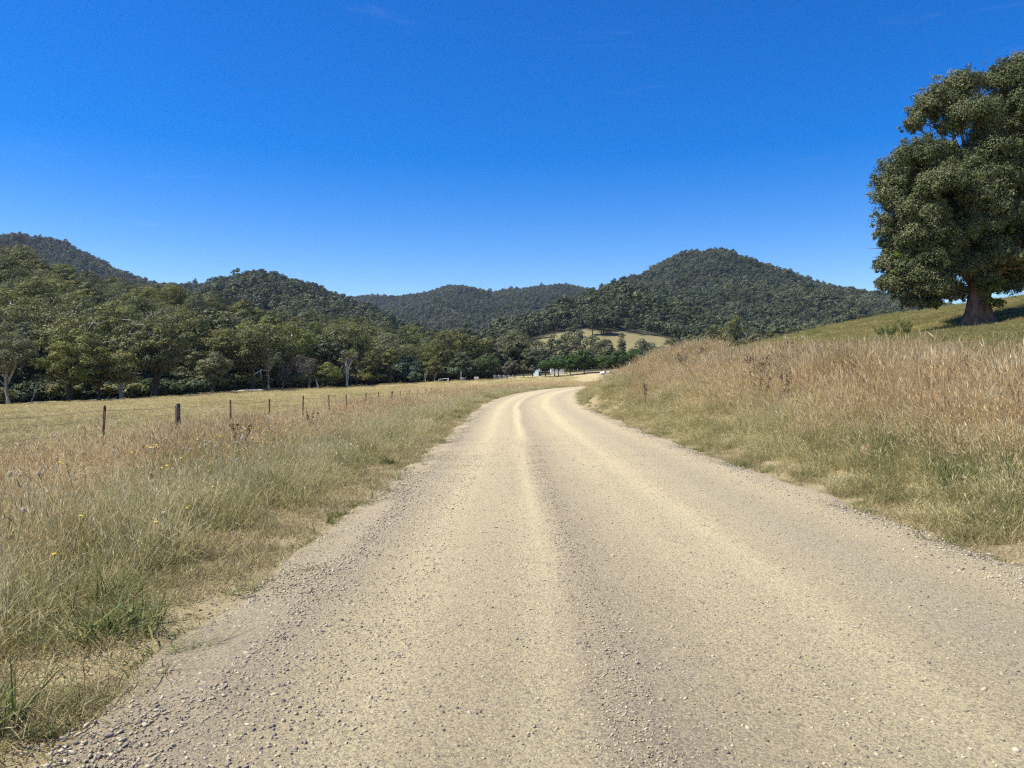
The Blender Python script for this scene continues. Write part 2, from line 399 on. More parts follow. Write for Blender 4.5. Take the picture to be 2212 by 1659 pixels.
# ------------------------------------------------------------------ mesh helpers
class MB:
    """collects pieces of ONE mesh"""
    def __init__(self):
        self.v, self.f, self.a, self.mi, self.n = [], [], [], [], 0

    def quads(self, verts, faces, val=0.5, mi=0):
        verts = np.asarray(verts, float); faces = np.asarray(faces, int)
        self.v.append(verts); self.f.append(faces + self.n)
        self.a.append(np.broadcast_to(np.asarray(val, float), (len(verts),)).copy())
        self.mi.append(np.full(len(faces), mi)); self.n += len(verts)

    def tube(self, path, radii, seg=7, cap=True, val=0.5, mi=0, oval=None):
        path = np.asarray(path, float); n = len(path)
        radii = np.broadcast_to(np.asarray(radii, float), (n,))
        tan = np.gradient(path, axis=0); tan /= np.linalg.norm(tan, axis=1)[:, None] + 1e-9
        ref = np.array([0.0, 1, 0]) if abs(tan[:, 1].mean()) < .8 else np.array([1.0, 0, 0])
        u = np.cross(tan, ref); u /= np.linalg.norm(u, axis=1)[:, None] + 1e-9
        w = np.cross(tan, u)
        ang = np.linspace(0, 2 * math.pi, seg, endpoint=False)
        ring = path[:, None] + radii[:, None, None] * (np.cos(ang)[None, :, None] * u[:, None] + np.sin(ang)[None, :, None] * w[:, None])
        if oval is not None:
            ring = path[:, None] + (ring - path[:, None]) * oval[:, :, None]
        vv = ring.reshape(-1, 3)
        i, j = np.meshgrid(np.arange(n - 1), np.arange(seg), indexing='ij')
        a = i * seg + j; b_ = i * seg + (j + 1) % seg
        f = np.stack([a, b_, b_ + seg, a + seg], -1).reshape(-1, 4)
        if cap:
            vv = np.vstack([vv, path[-1] + tan[-1] * radii[-1] * .3, path[0]])
            t = len(vv) - 2; k = np.arange(seg)
            e = (n - 1) * seg
            f = np.vstack([f, np.stack([e + k, e + (k + 1) % seg, np.full(seg, t), np.full(seg, t)], 1), np.stack([(k + 1) % seg, k, np.full(seg, t + 1), np.full(seg, t + 1)], 1)])
        self.quads(vv, f, val, mi)

    def box(self, lo, hi, val=.5, mi=0, bev=0.0):
        (x0, y0, z0), (x1, y1, z1) = lo, hi
        v = [(x, y, z) for z in (z0, z1) for x, y in ((x0, y0), (x1, y0), (x1, y1), (x0, y1))]
        self.quads(v, [(3, 2, 1, 0), (4, 5, 6, 7), (0, 1, 5, 4), (1, 2, 6, 5), (2, 3, 7, 6), (3, 0, 4, 7)], val, mi)

    def leaves(self, c, nrm, size, val, mi=0, up=None, tip=0.25):
        """pointed leaf-clump faces: centre, normal, (length, width)"""
        n = len(c)
        nrm = nrm / (np.linalg.norm(nrm, axis=1)[:, None] + 1e-9)
        r = rng.normal(size=(n, 3)) if up is None else up
        a = np.cross(nrm, r); a /= np.linalg.norm(a, axis=1)[:, None] + 1e-9
        b_ = np.cross(nrm, a)
        L = size[:, :1] * .5; Wd = size[:, 1:] * .5
        q = np.stack([c - b_ * L, c + a * Wd - b_ * L * tip, c + b_ * L, c - a * Wd + b_ * L * tip], 1)
        self.quads(q.reshape(-1, 3), np.arange(4 * n).reshape(n, 4), np.repeat(val, 4), mi)

    def build(self, name, mats, parent=None, link=True, smooth=False):
        v = np.vstack(self.v); f = np.vstack(self.f)
        me = bpy.data.meshes.new(name)
        tri = f[:, 2] == f[:, 3]
        ln = np.where(tri, 3, 4)
        me.vertices.add(len(v)); me.vertices.foreach_set('co', v.astype(np.float32).ravel())
        mask = np.ones(f.shape, bool); mask[tri, 3] = False
        loops = f[mask]
        me.loops.add(len(loops)); me.loops.foreach_set('vertex_index', loops.astype(np.int32))
        me.polygons.add(len(f))
        st = np.concatenate([[0], np.cumsum(ln)[:-1]])
        me.polygons.foreach_set('loop_start', st.astype(np.int32)); me.polygons.foreach_set('loop_total', ln.astype(np.int32))
        if not isinstance(mats, (list, tuple)):
            mats = [mats]
        for x in mats:
            me.materials.append(x)
        me.polygons.foreach_set('material_index', np.concatenate(self.mi).astype(np.int32))
        if smooth:
            me.polygons.foreach_set('use_smooth', np.ones(len(f), bool))
        at_ = me.attributes.new('v', 'FLOAT', 'POINT'); at_.data.foreach_set('value', np.concatenate(self.a).astype(np.float32))
        me.update(calc_edges=True); me.validate()
        o = bpy.data.objects.new(name, me)
        if link:
            COL.objects.link(o)
        if parent is not None:
            o.parent = parent
        return o


def tag(o, label=None, cat=None, group=None, kind=None):
    if label: o['label'] = label
    if cat: o['category'] = cat
    if group: o['group'] = group
    if kind: o['kind'] = kind
    return o


def thing(name, label, cat, loc=(0, 0, 0), rz=0.0, group=None):
    o = bpy.data.objects.new(name, None); COL.objects.link(o)
    o.empty_display_size = .3
    o.location = loc; o.rotation_euler = (0, 0, rz)
    return tag(o, label, cat, group)


def copy_thing(src, loc, rz, scl, label, group=None):
    r = src.copy(); COL.objects.link(r)
    r.location = loc; r.rotation_euler = (0, 0, rz); r.scale = scl; r['label'] = label
    if group: r['group'] = group
    for ch in list(src.children):
        c = ch.copy(); COL.objects.link(c); c.parent = r
    return r


_W1 = 'first second third fourth fifth sixth seventh eighth ninth tenth eleventh twelfth thirteenth fourteenth fifteenth sixteenth seventeenth eighteenth nineteenth'.split()
_TENS = {2: ('twentieth', 'twenty'), 3: ('thirtieth', 'thirty'), 4: ('fortieth', 'forty'), 5: ('fiftieth', 'fifty'), 6: ('sixtieth', 'sixty'), 7: ('seventieth', 'seventy'), 8: ('eightieth', 'eighty')}


def ordw(n):
    if n < 20: return _W1[n - 1]
    t, u_ = divmod(n, 10)
    return _TENS[t][0] if u_ == 0 else _TENS[t][1] + '-' + _W1[u_ - 1]


# ------------------------------------------------------------------ ground sheet
rad = [0.6]
while rad[-1] < 3650:
    rad.append(rad[-1] * (1.032 if rad[-1] < 400 else 1.014))
rad = np.array(rad)
ang = np.concatenate([np.arange(-52, 52.01, .28), np.arange(56, 308, 4.0)])
ang = np.radians(ang)
RR, AA = np.meshgrid(rad, ang, indexing='ij')
gx, gy = (RR * np.sin(AA)).ravel(), (RR * np.cos(AA)).ravel()
gzv, own, gS, gL = ground_z(gx, gy, True)
nr, na = len(rad), len(ang)
i, j = np.meshgrid(np.arange(nr - 1), np.arange(na), indexing='ij')
a = i * na + j; b2 = i * na + (j + 1) % na
gf = np.stack([a, a + na, b2 + na, b2], -1).reshape(-1, 4)
mb = MB()
mb.quads(np.vstack([np.stack([gx, gy, gzv], 1), [[0, 0, gz(0, 0) - .0]]]), gf)
k = np.arange(na)
mb.quads(np.stack([gx[:na], gy[:na], gzv[:na]], 1), np.stack([k[1:-1] * 0, k[2:], k[1:-1], k[1:-1]], 1))
gnd = mb.build('ground', M['ground'], smooth=True)
tag(gnd, 'grassy valley floor, bank and wooded hills rising behind', 'ground', kind='structure')


def mesh_z(x, y):
    """height of the ground sheet itself (between its vertices)"""
    r_, a_ = np.hypot(x, y), np.arctan2(x, y)
    Z2 = gzv.reshape(nr, na)
    i_ = np.clip(np.searchsorted(rad, r_) - 1, 0, nr - 2); j_ = np.clip(np.searchsorted(ang[:372], a_) - 1, 0, 370)
    u_ = np.clip((r_ - rad[i_]) / (rad[i_ + 1] - rad[i_]), 0, 1); v_ = np.clip((a_ - ang[j_]) / (ang[j_ + 1] - ang[j_]), 0, 1)
    return (Z2[i_, j_] * (1 - u_) + Z2[i_ + 1, j_] * u_) * (1 - v_) + (Z2[i_, j_ + 1] * (1 - u_) + Z2[i_ + 1, j_ + 1] * u_) * v_


# kinds of cover
PXg = CX + F * gx / np.maximum(gy, 5)


def cover_colour(x, y, owner, S, L):
    n = len(x); c = np.tile(np.array([.42, .35, .185]), (n, 1))
    px = CX + F * x / np.maximum(y, 5)
    right = sstep(9.5, 13, L) * (y < 180) * (S < 9e3)
    c = c * (1 - right[:, None]) + np.array([.3, .265, .115]) * right[:, None]
    verge = (1 - sstep(9, 12, np.abs(L))) * (S < 9e3)
    c = c * (1 - verge[:, None]) + np.array([.36, .29, .165]) * verge[:, None]
    edge = (1 - sstep(3.3, 4.6, np.abs(L)))
    c = c * (1 - edge[:, None]) + np.array([.27, .22, .12]) * edge[:, None]
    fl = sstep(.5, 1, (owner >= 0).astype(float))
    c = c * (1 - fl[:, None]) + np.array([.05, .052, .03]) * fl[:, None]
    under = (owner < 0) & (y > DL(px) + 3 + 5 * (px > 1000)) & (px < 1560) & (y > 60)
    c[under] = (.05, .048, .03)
    clr = clearing(px, y)
    c = c * (1 - clr[:, None]) + np.array([.2, .175, .083]) * clr[:, None]
    tx, ty, _ = at(2098, 706, 58.5)
    red = np.exp(-(((x - tx) / 4.6) ** 2 + ((y - ty - .8) / 2.6) ** 2))
    red = np.clip(red * 1.6, 0, 1)[:, None]
    return c * (1 - red) + np.array([.36, .2, .115]) * red


def clearing(px, y):
    """open grass on the hillside: 1 inside"""
    edge = np.interp(px, [1120, 1150, 1180, 1240, 1280, 1320, 1360, 1450, 1490], [470, 520, 553, 556, 540, 515, 535, 540, 470])
    edge = edge + 16 * wob(px, px * .3, .05, 2) + 8 * wob(px, px * .2, .13, 5)
    a_ = sstep(1118, 1150, px) * (1 - sstep(1450, 1485, px)) * sstep(400, 440, y) * (1 - sstep(edge - 6, edge + 4, y))
    b_ = sstep(1815, 1835, px) * (1 - sstep(1880, 1905, px)) * sstep(740, 780, y) * (1 - sstep(860, 900, y))
    d_ = sstep(1025, 1040, px) * (1 - sstep(1075, 1090, px)) * sstep(440, 470, y) * (1 - sstep(560, 590, y))
    return np.maximum(np.maximum(a_, b_), d_)


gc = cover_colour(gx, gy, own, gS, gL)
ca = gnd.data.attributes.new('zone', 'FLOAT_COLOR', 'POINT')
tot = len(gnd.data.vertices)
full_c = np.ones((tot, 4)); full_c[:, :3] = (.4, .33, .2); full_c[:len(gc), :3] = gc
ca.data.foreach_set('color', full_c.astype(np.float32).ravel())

# ------------------------------------------------------------------ road sheet (real camber, wheel ruts, loose-stone windrows)
LATS = np.concatenate([[-3.6], np.arange(-3.3, 3.31, .11), [3.6]])
sel = np.where((RS >= -14) & (RS <= 190))[0]
fine = []
for q in sel:
    step = 5 if RS[q] < 14 else 2 if RS[q] < 40 else 1
    for e in range(step):
        fine.append(RS[q] + e / step)
fine = np.array(fine)
fx, fy, fh, fz = (np.interp(fine, RS, arr) for arr in (RX, RY, RH, RZ))


def road_profile(l, s):
    l = l - .12 * np.sin(s * .11) - .05 * np.sin(s * .37)
    z = .045 * (1 - (l / 3.3) ** 2)
    for c0, w0, a0 in ((-2.1, .3, -.016), (-1.12, .15, -.024), (-.78, .17, .018), (.62, .24, -.024), (.2, .2, .008), (1.65, .35, .014), (2.3, .3, -.01), (-2.9, .22, .022), (2.95, .2, .014)):
        z = z + a0 * np.exp(-((l - c0) / w0) ** 2)
    return z


ss, ll = np.meshgrid(fine, LATS, indexing='ij')
hx = np.interp(ss, RS, RH)
wide = 1 + .0 * ss
jit = .13 * np.sin(ss * .9) * np.sin(ss * .31 + 1) + .06 * np.sin(ss * 2.3)
lj = ll + jit * sstep(2.6, 3.3, np.abs(ll))
vx = np.interp(ss, RS, RX) + np.cos(hx) * lj
vy = np.interp(ss, RS, RY) - np.sin(hx) * lj
vz = np.interp(ss, RS, RZ) + road_profile(ll, ss) + .006 * wob(vx, vy, 4.0) + .012 * wob(vx, vy, 1.1) - .02 * sstep(2.7, 3.3, np.abs(ll)) - np.where(np.abs(ll) > 3.4, .14, 0)
nS, nL = ss.shape
i, j = np.meshgrid(np.arange(nS - 1), np.arange(nL - 1), indexing='ij')
a = i * nL + j
mb = MB(); mb.quads(np.stack([vx, vy, vz], -1).reshape(-1, 3), np.stack([a, a + 1, a + nL + 1, a + nL], -1).reshape(-1, 4))
road = mb.build('road', M['road'], smooth=True)
tag(road, 'pale gravel road with wheel tracks bending right ahead', 'road', kind='structure')
uvl = road.data.uv_layers.new(name='UVMap')
vi = np.zeros(len(road.data.loops), np.int32); road.data.loops.foreach_get('vertex_index', vi)
uvs = np.stack([ll.ravel(), ss.ravel()], 1)[vi]
uvl.data.foreach_set('uv', uvs.astype(np.float32).ravel())


def surface_z(x, y):
    """top of road or ground"""
    z, _, S, L = ground_z(x, y, True)
    on = np.abs(L) < 3.35
    rz_ = np.interp(S, RS, RZ) + road_profile(L, S) + .006 * wob(x, y, 4.0) + .012 * wob(x, y, 1.1) - .02 * sstep(2.7, 3.3, np.abs(L))
    return np.where(on, np.maximum(rz_, z), z), S, L


# ------------------------------------------------------------------ scatter of uncountable stuff: one object each
PROTO = {}


def proto_collection(name, objs):
    c = bpy.data.collections.new(name)
    for o in objs:
        c.objects.link(o)
    return c


def scatter(name, pts, rot, scl, idx, coll, label, cat):
    me = bpy.data.meshes.new(name)
    me.vertices.add(len(pts)); me.vertices.foreach_set('co', np.asarray(pts, np.float32).ravel())
    for nm, arr in (('rot', rot), ('scl', scl)):
        q = me.attributes.new(nm, 'FLOAT_VECTOR', 'POINT'); q.data.foreach_set('vector', np.asarray(arr, np.float32).ravel())
    q = me.attributes.new('pick', 'INT', 'POINT'); q.data.foreach_set('value', np.asarray(idx, np.int32))
    o = bpy.data.objects.new(name, me); COL.objects.link(o)
    ng = bpy.data.node_groups.new(name + '_scatter', 'GeometryNodeTree')
    ng.interface.new_socket('Geometry', in_out='INPUT', socket_type='NodeSocketGeometry')
    ng.interface.new_socket('Geometry', in_out='OUTPUT', socket_type='NodeSocketGeometry')
    gi, go = ng.nodes.new('NodeGroupInput'), ng.nodes.new('NodeGroupOutput')
    ci = ng.nodes.new('GeometryNodeCollectionInfo'); ci.inputs[0].default_value = coll
    ci.inputs['Separate Children'].default_value = True; ci.inputs['Reset Children'].default_value = True
    iop = ng.nodes.new('GeometryNodeInstanceOnPoints'); iop.inputs['Pick Instance'].default_value = True

    def named(nm, typ):
        n = ng.nodes.new('GeometryNodeInputNamedAttribute'); n.data_type = typ; n.inputs[0].default_value = nm
        return n.outputs[0]
    e2r = ng.nodes.new('FunctionNodeEulerToRotation')
    lk = ng.links.new
    lk(named('rot', 'FLOAT_VECTOR'), e2r.inputs[0])
    lk(gi.outputs[0], iop.inputs['Points']); lk(ci.outputs[0], iop.inputs['Instance'])
    lk(named('pick', 'INT'), iop.inputs['Instance Index']); lk(e2r.outputs[0], iop.inputs['Rotation'])
    lk(named('scl', 'FLOAT_VECTOR'), iop.inputs['Scale']); lk(iop.outputs[0], go.inputs[0])
    md = o.modifiers.new('scatter', 'NODES'); md.node_group = ng
    return tag(o, label, cat, kind='stuff')


def blades(mb, n, radius, h, w, lean, curve, seed=False, val=(.2, 1), flat=0.0, mi=0, headw=2.6):
    ang_ = rng.uniform(0, 2 * math.pi, n); r = radius * np.sqrt(rng.uniform(0, 1, n))
    base = np.stack([r * np.cos(ang_), r * np.sin(ang_), np.full(n, -.02)], 1)
    H = h * rng.uniform(.55, 1.1, n)
    da = rng.uniform(0, 2 * math.pi, n)
    ld = np.stack([np.cos(da), np.sin(da), np.zeros(n)], 1)
    le = np.abs(rng.normal(0, lean, n))[:, None]; cu = np.abs(rng.normal(0, curve, n))[:, None]
    fa = rng.uniform(0, 2 * math.pi, n)
    side = np.stack([np.cos(fa), np.sin(fa), np.zeros(n)], 1)
    T = np.array([0, .4, .75, 1.0])
    wd = np.array([.8, 1.0, .65, .08]) if not seed else np.array([.7, .6, .5, .4])
    ww = w * rng.uniform(.7, 1.3, n)
    P_ = []
    for t, k_ in zip(T, wd):
        c = base + np.array([0, 0, 1]) * (H * t)[:, None] * (1 - .35 * np.minimum(cu * t * t, 1.5)) + ld * H[:, None] * (le * t + cu * t * t * .8)
        P_.append((c - side * (ww * k_ * .5)[:, None], c + side * (ww * k_ * .5)[:, None], c))
    v = np.stack([q for a_, b_, _ in P_ for q in (a_, b_)], 1)
    f = np.array([(0, 1, 3, 2), (2, 3, 5, 4), (4, 5, 7, 6)])
    vv = rng.uniform(val[0], val[1], n)
    mb.quads(v.reshape(-1, 3), (np.arange(n)[:, None, None] * 8 + f[None]).reshape(-1, 4), np.repeat(vv, 8), mi)
    if seed:
        d = P_[3][2] - P_[2][2]; ln_ = np.linalg.norm(d, axis=1)[:, None]; d = d / (ln_ + 1e-9)
        hl = H[:, None] * rng.uniform(.12, .22, n)[:, None]
        tip = P_[3][2]
        up_ = np.cross(d, side)
        for sd in (side, up_):
            hw = (w * headw * rng.uniform(.6, 1.3, n))[:, None]
            q = np.stack([tip - d * hl * .15, tip + d * hl * .3 + sd * hw * .5, tip + d * hl, tip + d * hl * .35 - sd * hw * .5], 1)
            mb.quads(q.reshape(-1, 3), np.arange(4 * n).reshape(n, 4), np.repeat(np.clip(vv + .1, 0, 1), 4), mi)


def grass_protos(name, n, fn, mat):
    objs = []
    for q in range(n):
        b_ = MB(); fn(b_, q); objs.append(b_.build(f'{name}_tuft', mat, link=False))
    return proto_collection(name + '_kinds', objs), n


def f_mix(b_, q):
    blades(b_, 130, .33, .42, .0055, .35, .5, val=(0, .7))
    blades(b_, 40, .33, .52, .003, .22, .25, True, (.5, 1))
    blades(b_, 60, .36, .2, .006, .7, .9, val=(.35, .95))


def f_tall(b_, q):
    blades(b_, 85, .34, 1.0, .0042, .13, .16, True, (.3, 1), headw=3.0)
    blades(b_, 90, .36, .62, .0065, .25, .5, val=(.1, .8))
    blades(b_, 12, .3, 1.05, .004, .45, .35, True, (.6, 1))


def f_short(b_, q):
    blades(b_, 120, .34, .12, .006, .7, .9, val=(.15, 1))
    blades(b_, 50, .36, .05, .008, 1.6, .6, val=(.4, 1))


def f_pad(b_, q):
    blades(b_, 110, .5, .15, .010, .5, .6, val=(.05, 1))


def f_green(b_, q):
    blades(b_, 70, .16, .34, .011, .45, .8, val=(.1, 1))


def f_stalk(b_, q):
    blades(b_, 5, .22, 1.05, .0055, .28, .3, True, (.7, 1), headw=3.2)
    blades(b_, 2, .2, 1.2, .0055, .5, .3, True, (.8, 1), headw=3.2)


KG = {'stalk': grass_protos('stalk_grass', 6, f_stalk, M['g_stalk']), 'mix': grass_protos('mixed_grass', 5, f_mix, M['g_mix']), 'tall': grass_protos('tall_grass', 5, f_tall, M['g_tall']), 'short': grass_protos('short_grass', 4, f_short, M['g_short']),
      'pad': grass_protos('paddock_grass', 4, f_pad, M['g_pad']), 'padgreen': grass_protos('green_paddock_grass', 4, f_pad, M['g_padgreen']), 'green': grass_protos('green_grass', 3, f_green, M['g_green'])}


def road_band(n, s0, s1, l0, l1, power=1.0):
    """points in road coordinates, denser near when power > 1"""
    s = s0 + (s1 - s0) * rng.uniform(0, 1, n) ** power
    l = rng.uniform(l0, l1, n)
    i_ = np.interp(s, RS, np.arange(len(RS)))
    x = np.interp(s, RS, RX) + np.cos(np.interp(s, RS, RH)) * l
    y = np.interp(s, RS, RY) - np.sin(np.interp(s, RS, RH)) * l
    return x, y, s, l


def in_view(x, y, m=1.5):
    return (y > 1.0) & (np.abs(x) < .70 * y + m)


def put(name, parts, kind, label, hs=(.75, 1.25), ws=(.85, 1.25), tilt=.12):
    xs = np.concatenate([p_[0] for p_ in parts]); ys = np.concatenate([p_[1] for p_ in parts]); hh = np.concatenate([p_[2] for p_ in parts])
    ww = np.concatenate([p_[3] for p_ in parts])
    z = ground_z(xs, ys)
    n = len(xs)
    coll, nk = KG[kind]
    rot = np.stack([rng.normal(0, tilt, n), rng.normal(0, tilt, n), rng.uniform(0, 6.28, n)], 1)
    w = ww * rng.uniform(*ws, n); h_ = hh * rng.uniform(*hs, n)
    return scatter(name, np.stack([xs, ys, z - .01], 1), rot, np.stack([w, w, h_], 1), rng.integers(0, nk, n), coll, label, 'grass')


def band(s0, s1, l0, l1, dens, hfun, wscale=1.0, keep=None, power=1.0):
    n = int(abs(l1 - l0) * (s1 - s0) * dens)
    x, y, s, l = road_band(n, s0, s1, l0, l1, power)
    k_ = in_view(x, y)
    if keep is not None:
        k_ &= rng.uniform(0, 1, n) < keep(x, y, s, l)
    x, y, s, l = x[k_], y[k_], s[k_], l[k_]
    h_ = hfun(x, y, s, l) * np.ones(len(x))
    return x, y, h_, np.full(len(x), wscale)


one = lambda x, y, s, l: np.ones(len(x))
# left verge and right verge, near to far with falling density and wider tufts
mixp, tallp, shortp, greenp = [], [], [], []
for s0, s1, dn, ws in ((1.5, 9, 19, .9), (9, 22, 12, 1.0), (22, 50, 6.5, 1.3), (50, 125, 3.6, 1.8)):
    patch = lambda x, y, s, l: np.clip(.5 + .8 * wob(x, y, .55, 4), .12, 1)
    # short trodden edge
    shortp.append(band(s0, s1, -4.7, -3.25, dn * 1.2, lambda x, y, s, l: 1.0, ws, lambda x, y, s, l: sstep(3.15, 3.7, -l + .25 * wob(x, y, 1.6)) * .95))
    shortp.append(band(s0, s1, 3.2, 4.9, dn * 1.1, lambda x, y, s, l: 1.0, ws, lambda x, y, s, l: sstep(3.2, 3.9, l + .3 * wob(x, y, 1.3)) * .9))
    # mixed grass
    mixp.append(band(s0, s1, -8.6, -3.9, dn, lambda x, y, s, l: .45 + .33 * sstep(4.0, 5.2, -l) + .26 * wob(x, y, .8), ws, lambda x, y, s, l: sstep(3.9, 4.9, -l + .35 * wob(x, y, 1.1, 2)) * (1 - .6 * sstep(6.6, 7.8, -l))))
    mixp.append(band(s0, s1, 3.5, 6.4, dn, lambda x, y, s, l: .42 + .6 * sstep(4.1, 5.8, l) + .12 * wob(x, y, .8), ws, lambda x, y, s, l: sstep(3.5, 4.5, l + .4 * wob(x, y, 1.0, 2))))
    mixp.append(band(s0, s1, 6.0, 10.5, dn * .5, lambda x, y, s, l: .9 + .2 * wob(x, y, .5), ws, lambda x, y, s, l: sstep(.0, .5, wob(x, y, .35, 7) + .15)))
    # tall dry stands
    tallp.append(band(s0, s1, -11.8, -5.4, dn * .85, lambda x, y, s, l: (.42 + .34 * np.clip(wob(x, y, .42) + .1, -.3, 1) + .1 * sstep(25, 50, s)), ws, lambda x, y, s, l: sstep(5.7, 7.2, -l + .7 * wob(x, y, .7, 5)) * (1 - .75 * sstep(10.4, 11.6, -l)) * np.clip(.62 + .55 * wob(x, y, .45, 6), .1, 1)))
    tallp.append(band(s0, s1, 5.0, 11.3, dn * .95, lambda x, y, s, l: (.45 + .45 * sstep(5.2, 7.4, l) + .2 * wob(x, y, .6)), ws, lambda x, y, s, l: sstep(4.9, 6.4, l + .5 * wob(x, y, .8, 5)) * (1 - .7 * sstep(10, 11.2, l))))
    greenp.append(band(s0, s1, -7.5, -3.6, dn * .25, lambda x, y, s, l: .9, ws, lambda x, y, s, l: sstep(.15, .6, wob(x, y, .8, 9))))
    greenp.append(band(s0, s1, 4.6, 8.5, dn * .4, lambda x, y, s, l: 1.6, ws, lambda x, y, s, l: sstep(.1, .5, wob(x, y, .6, 11)) * (s < 24)))
for s0, s1, l0, l1 in ((60, 170, -30, -11), ):
    tallp.append(band(s0, s1, l0, l1, .9, lambda x, y, s, l: .5 + .1 * wob(x, y, .3), 2.6, lambda x, y, s, l: sstep(90, 125, s) * (1 - .6 * sstep(18, 30, -l))))
# stray tussocks on the stones at the road edge
sx, sy, ss_, sl = road_band(60, 2.0, 40, -3.5, -2.95, 1.3)
greenp.append((sx, sy, rng.uniform(.2, .45, 60), np.full(60, .7)))
sx, sy, ss_, sl = road_band(70, 5.0, 60, 3.0, 3.7, 1.3)
greenp.append((sx, sy, rng.uniform(.2, .45, 70), np.full(70, .8)))
stalkp = []
for s0, s1, dn, ws in ((2, 14, 1.3, .8), (14, 60, 1.0, 1.0)):
    stalkp.append(band(s0, s1, -11, -4.4, dn, lambda x, y, s, l: .62 + .25 * wob(x, y, .9, 3), ws, lambda x, y, s, l: np.clip(.5 + wob(x, y, .5, 13), 0, 1)))
    stalkp.append(band(s0, s1, 6.2, 11.2, dn * 2, lambda x, y, s, l: 1.02 + .2 * wob(x, y, .9, 3), ws, lambda x, y, s, l: np.clip(.55 + wob(x, y, .5, 13), 0, 1)))
put('seeding_grass', stalkp, 'stalk', 'scattered taller pale seeding grass stalks leaning above the verge grass', (.8, 1.3), tilt=.25)
put('mixed_grass', mixp, 'mix', 'mixed green and straw coloured grass growing along both road verges', (.6, 1.45), tilt=.22)
put('tall_grass', tallp, 'tall', 'tall pinkish dry seeding grass standing on the road banks', (.6, 1.3), tilt=.15)
put('short_grass', shortp, 'short', 'short trodden yellow grass beside the gravel edges', (.6, 1.5))
put('green_grass', greenp, 'green', 'fresh green grass tussocks scattered in the dry verges', (.6, 1.3))
# grazed paddocks
n = 26000
px_ = rng.uniform(-60, 1240, n); d_ = 15 + (rng.uniform(0, 1, n) ** 1.5) * (DL(px_) - 16)
x_ = (px_ - CX) / F * d_
S_, L_, _ = road_coords(x_, d_)
k_ = (L_ < -10.6)
put('paddock_grass', [(x_[k_], d_[k_], np.full(k_.sum(), .75), .8 + d_[k_] / 60)], 'pad', 'short grazed olive and straw grass of the flat left paddock', (.5, 1.5))
n = 22000
px_ = rng.uniform(1380, 2300, n); d_ = 12 + rng.uniform(0, 1, n) ** 1.2 * 85
x_ = (px_ - CX) / F * d_
S_, L_, _ = road_coords(x_, d_)
_tx, _ty, _ = at(2098, 706, 59.3)
k_ = (L_ > 10.2) & ((((x_ - _tx) / 4.2) ** 2 + ((d_ - _ty) / 2.4) ** 2) > .8 + .5 * wob(x_, d_, 1.5))
put('green_paddock_grass', [(x_[k_], d_[k_], np.full(k_.sum(), .8), .8 + d_[k_] / 70)], 'padgreen', 'short green and yellow grass of the sloping right paddock', (.5, 1.5))

# loose stones
objs = []
for q in range(6):
    b_ = MB()
    nu, nv = 5, 4
    th = np.linspace(0, 2 * math.pi, nu, endpoint=False); ph = np.linspace(-math.pi / 2, math.pi / 2, nv)
    T_, Pp = np.meshgrid(th, ph, indexing='ij')
    rr = 1.05 + rng.normal(0, .24, T_.shape)
    T_ = T_ + rng.normal(0, .25, T_.shape)
    v_ = np.stack([rr * np.cos(T_) * np.cos(Pp), rr * np.sin(T_) * np.cos(Pp) * rng.uniform(.6, .9), rr * np.sin(Pp) * rng.uniform(.5, .8)], -1)
    v_[:, 0] = v_[0, 0]; v_[:, -1] = v_[0, -1]
    fs = []
    for a_ in range(nu):
        for c_ in range(nv - 1):
            a2 = (a_ + 1) % nu
            fs.append((a_ * nv + c_, a2 * nv + c_, a2 * nv + c_ + 1, a_ * nv + c_ + 1))
    b_.quads(v_.reshape(-1, 3), fs); objs.append(b_.build('road_stone', M['stone'], link=False))
KST = proto_collection('stone_kinds', objs)


def stone_band(n, s0, s1, l0, l1, r0, r1, power=1.6, keep=None):
    x, y, s, l = road_band(n, s0, s1, l0, l1, power)
    k_ = in_view(x, y, .6)
    if keep is not None:
        k_ &= rng.uniform(0, 1, n) < keep(x, y, s, l)
    x, y = x[k_], y[k_]
    sz = r0 + (r1 - r0) * rng.uniform(0, 1, len(x)) ** 3.0
    return x, y, sz


st = [stone_band(36000, 2.0, 45, -3.6, -2.5, .0045, .0165, 1.9, lambda x, y, s, l: np.exp(-((l + 3.05 + .12 * wob(x, y, .9)) / .33) ** 2)),
      stone_band(26000, 3.0, 45, 2.2, 3.7, .005, .018, 1.7, lambda x, y, s, l: np.exp(-((l - 3.05 + .15 * wob(x, y, .8)) / .36) ** 2)),
      stone_band(60000, 2.0, 24, -2.9, 3.2, .0035, .011, 1.8, lambda x, y, s, l: np.clip(.6 + .3 * wob(x * 2.2, y * .4, .9, 3), .25, 1)),
      stone_band(9000, 2.0, 20, -.98, -.58, .0035, .010, 1.6),
      stone_band(600, 2.0, 22, -2.9, 3.2, .009, .02, 1.5),
      stone_band(9000, 2.0, 18, -2.9, -1.9, .004, .014, 1.6),
      stone_band(2500, 2.2, 30, -3.9, -3.2, .007, .018, 1.5), stone_band(3500, 4, 40, 3.1, 4.2, .007, .02, 1.5)]
sx = np.concatenate([q[0] for q in st]); sy = np.concatenate([q[1] for q in st]); sr = np.concatenate([q[2] for q in st])
szz, _, _ = surface_z(sx, sy)
n = len(sx)
scatter('gravel', np.stack([sx, sy, szz + sr * .12], 1), np.stack([rng.normal(0, .3, n), rng.normal(0, .3, n), rng.uniform(0, 6.28, n)], 1),
        np.stack([sr * rng.uniform(.8, 1.5, n), sr * rng.uniform(.8, 1.2, n), sr * rng.uniform(.7, 1.2, n)], 1), rng.integers(0, 6, n), KST, 'loose grey and tan stones strewn over the road and its edges', 'gravel')
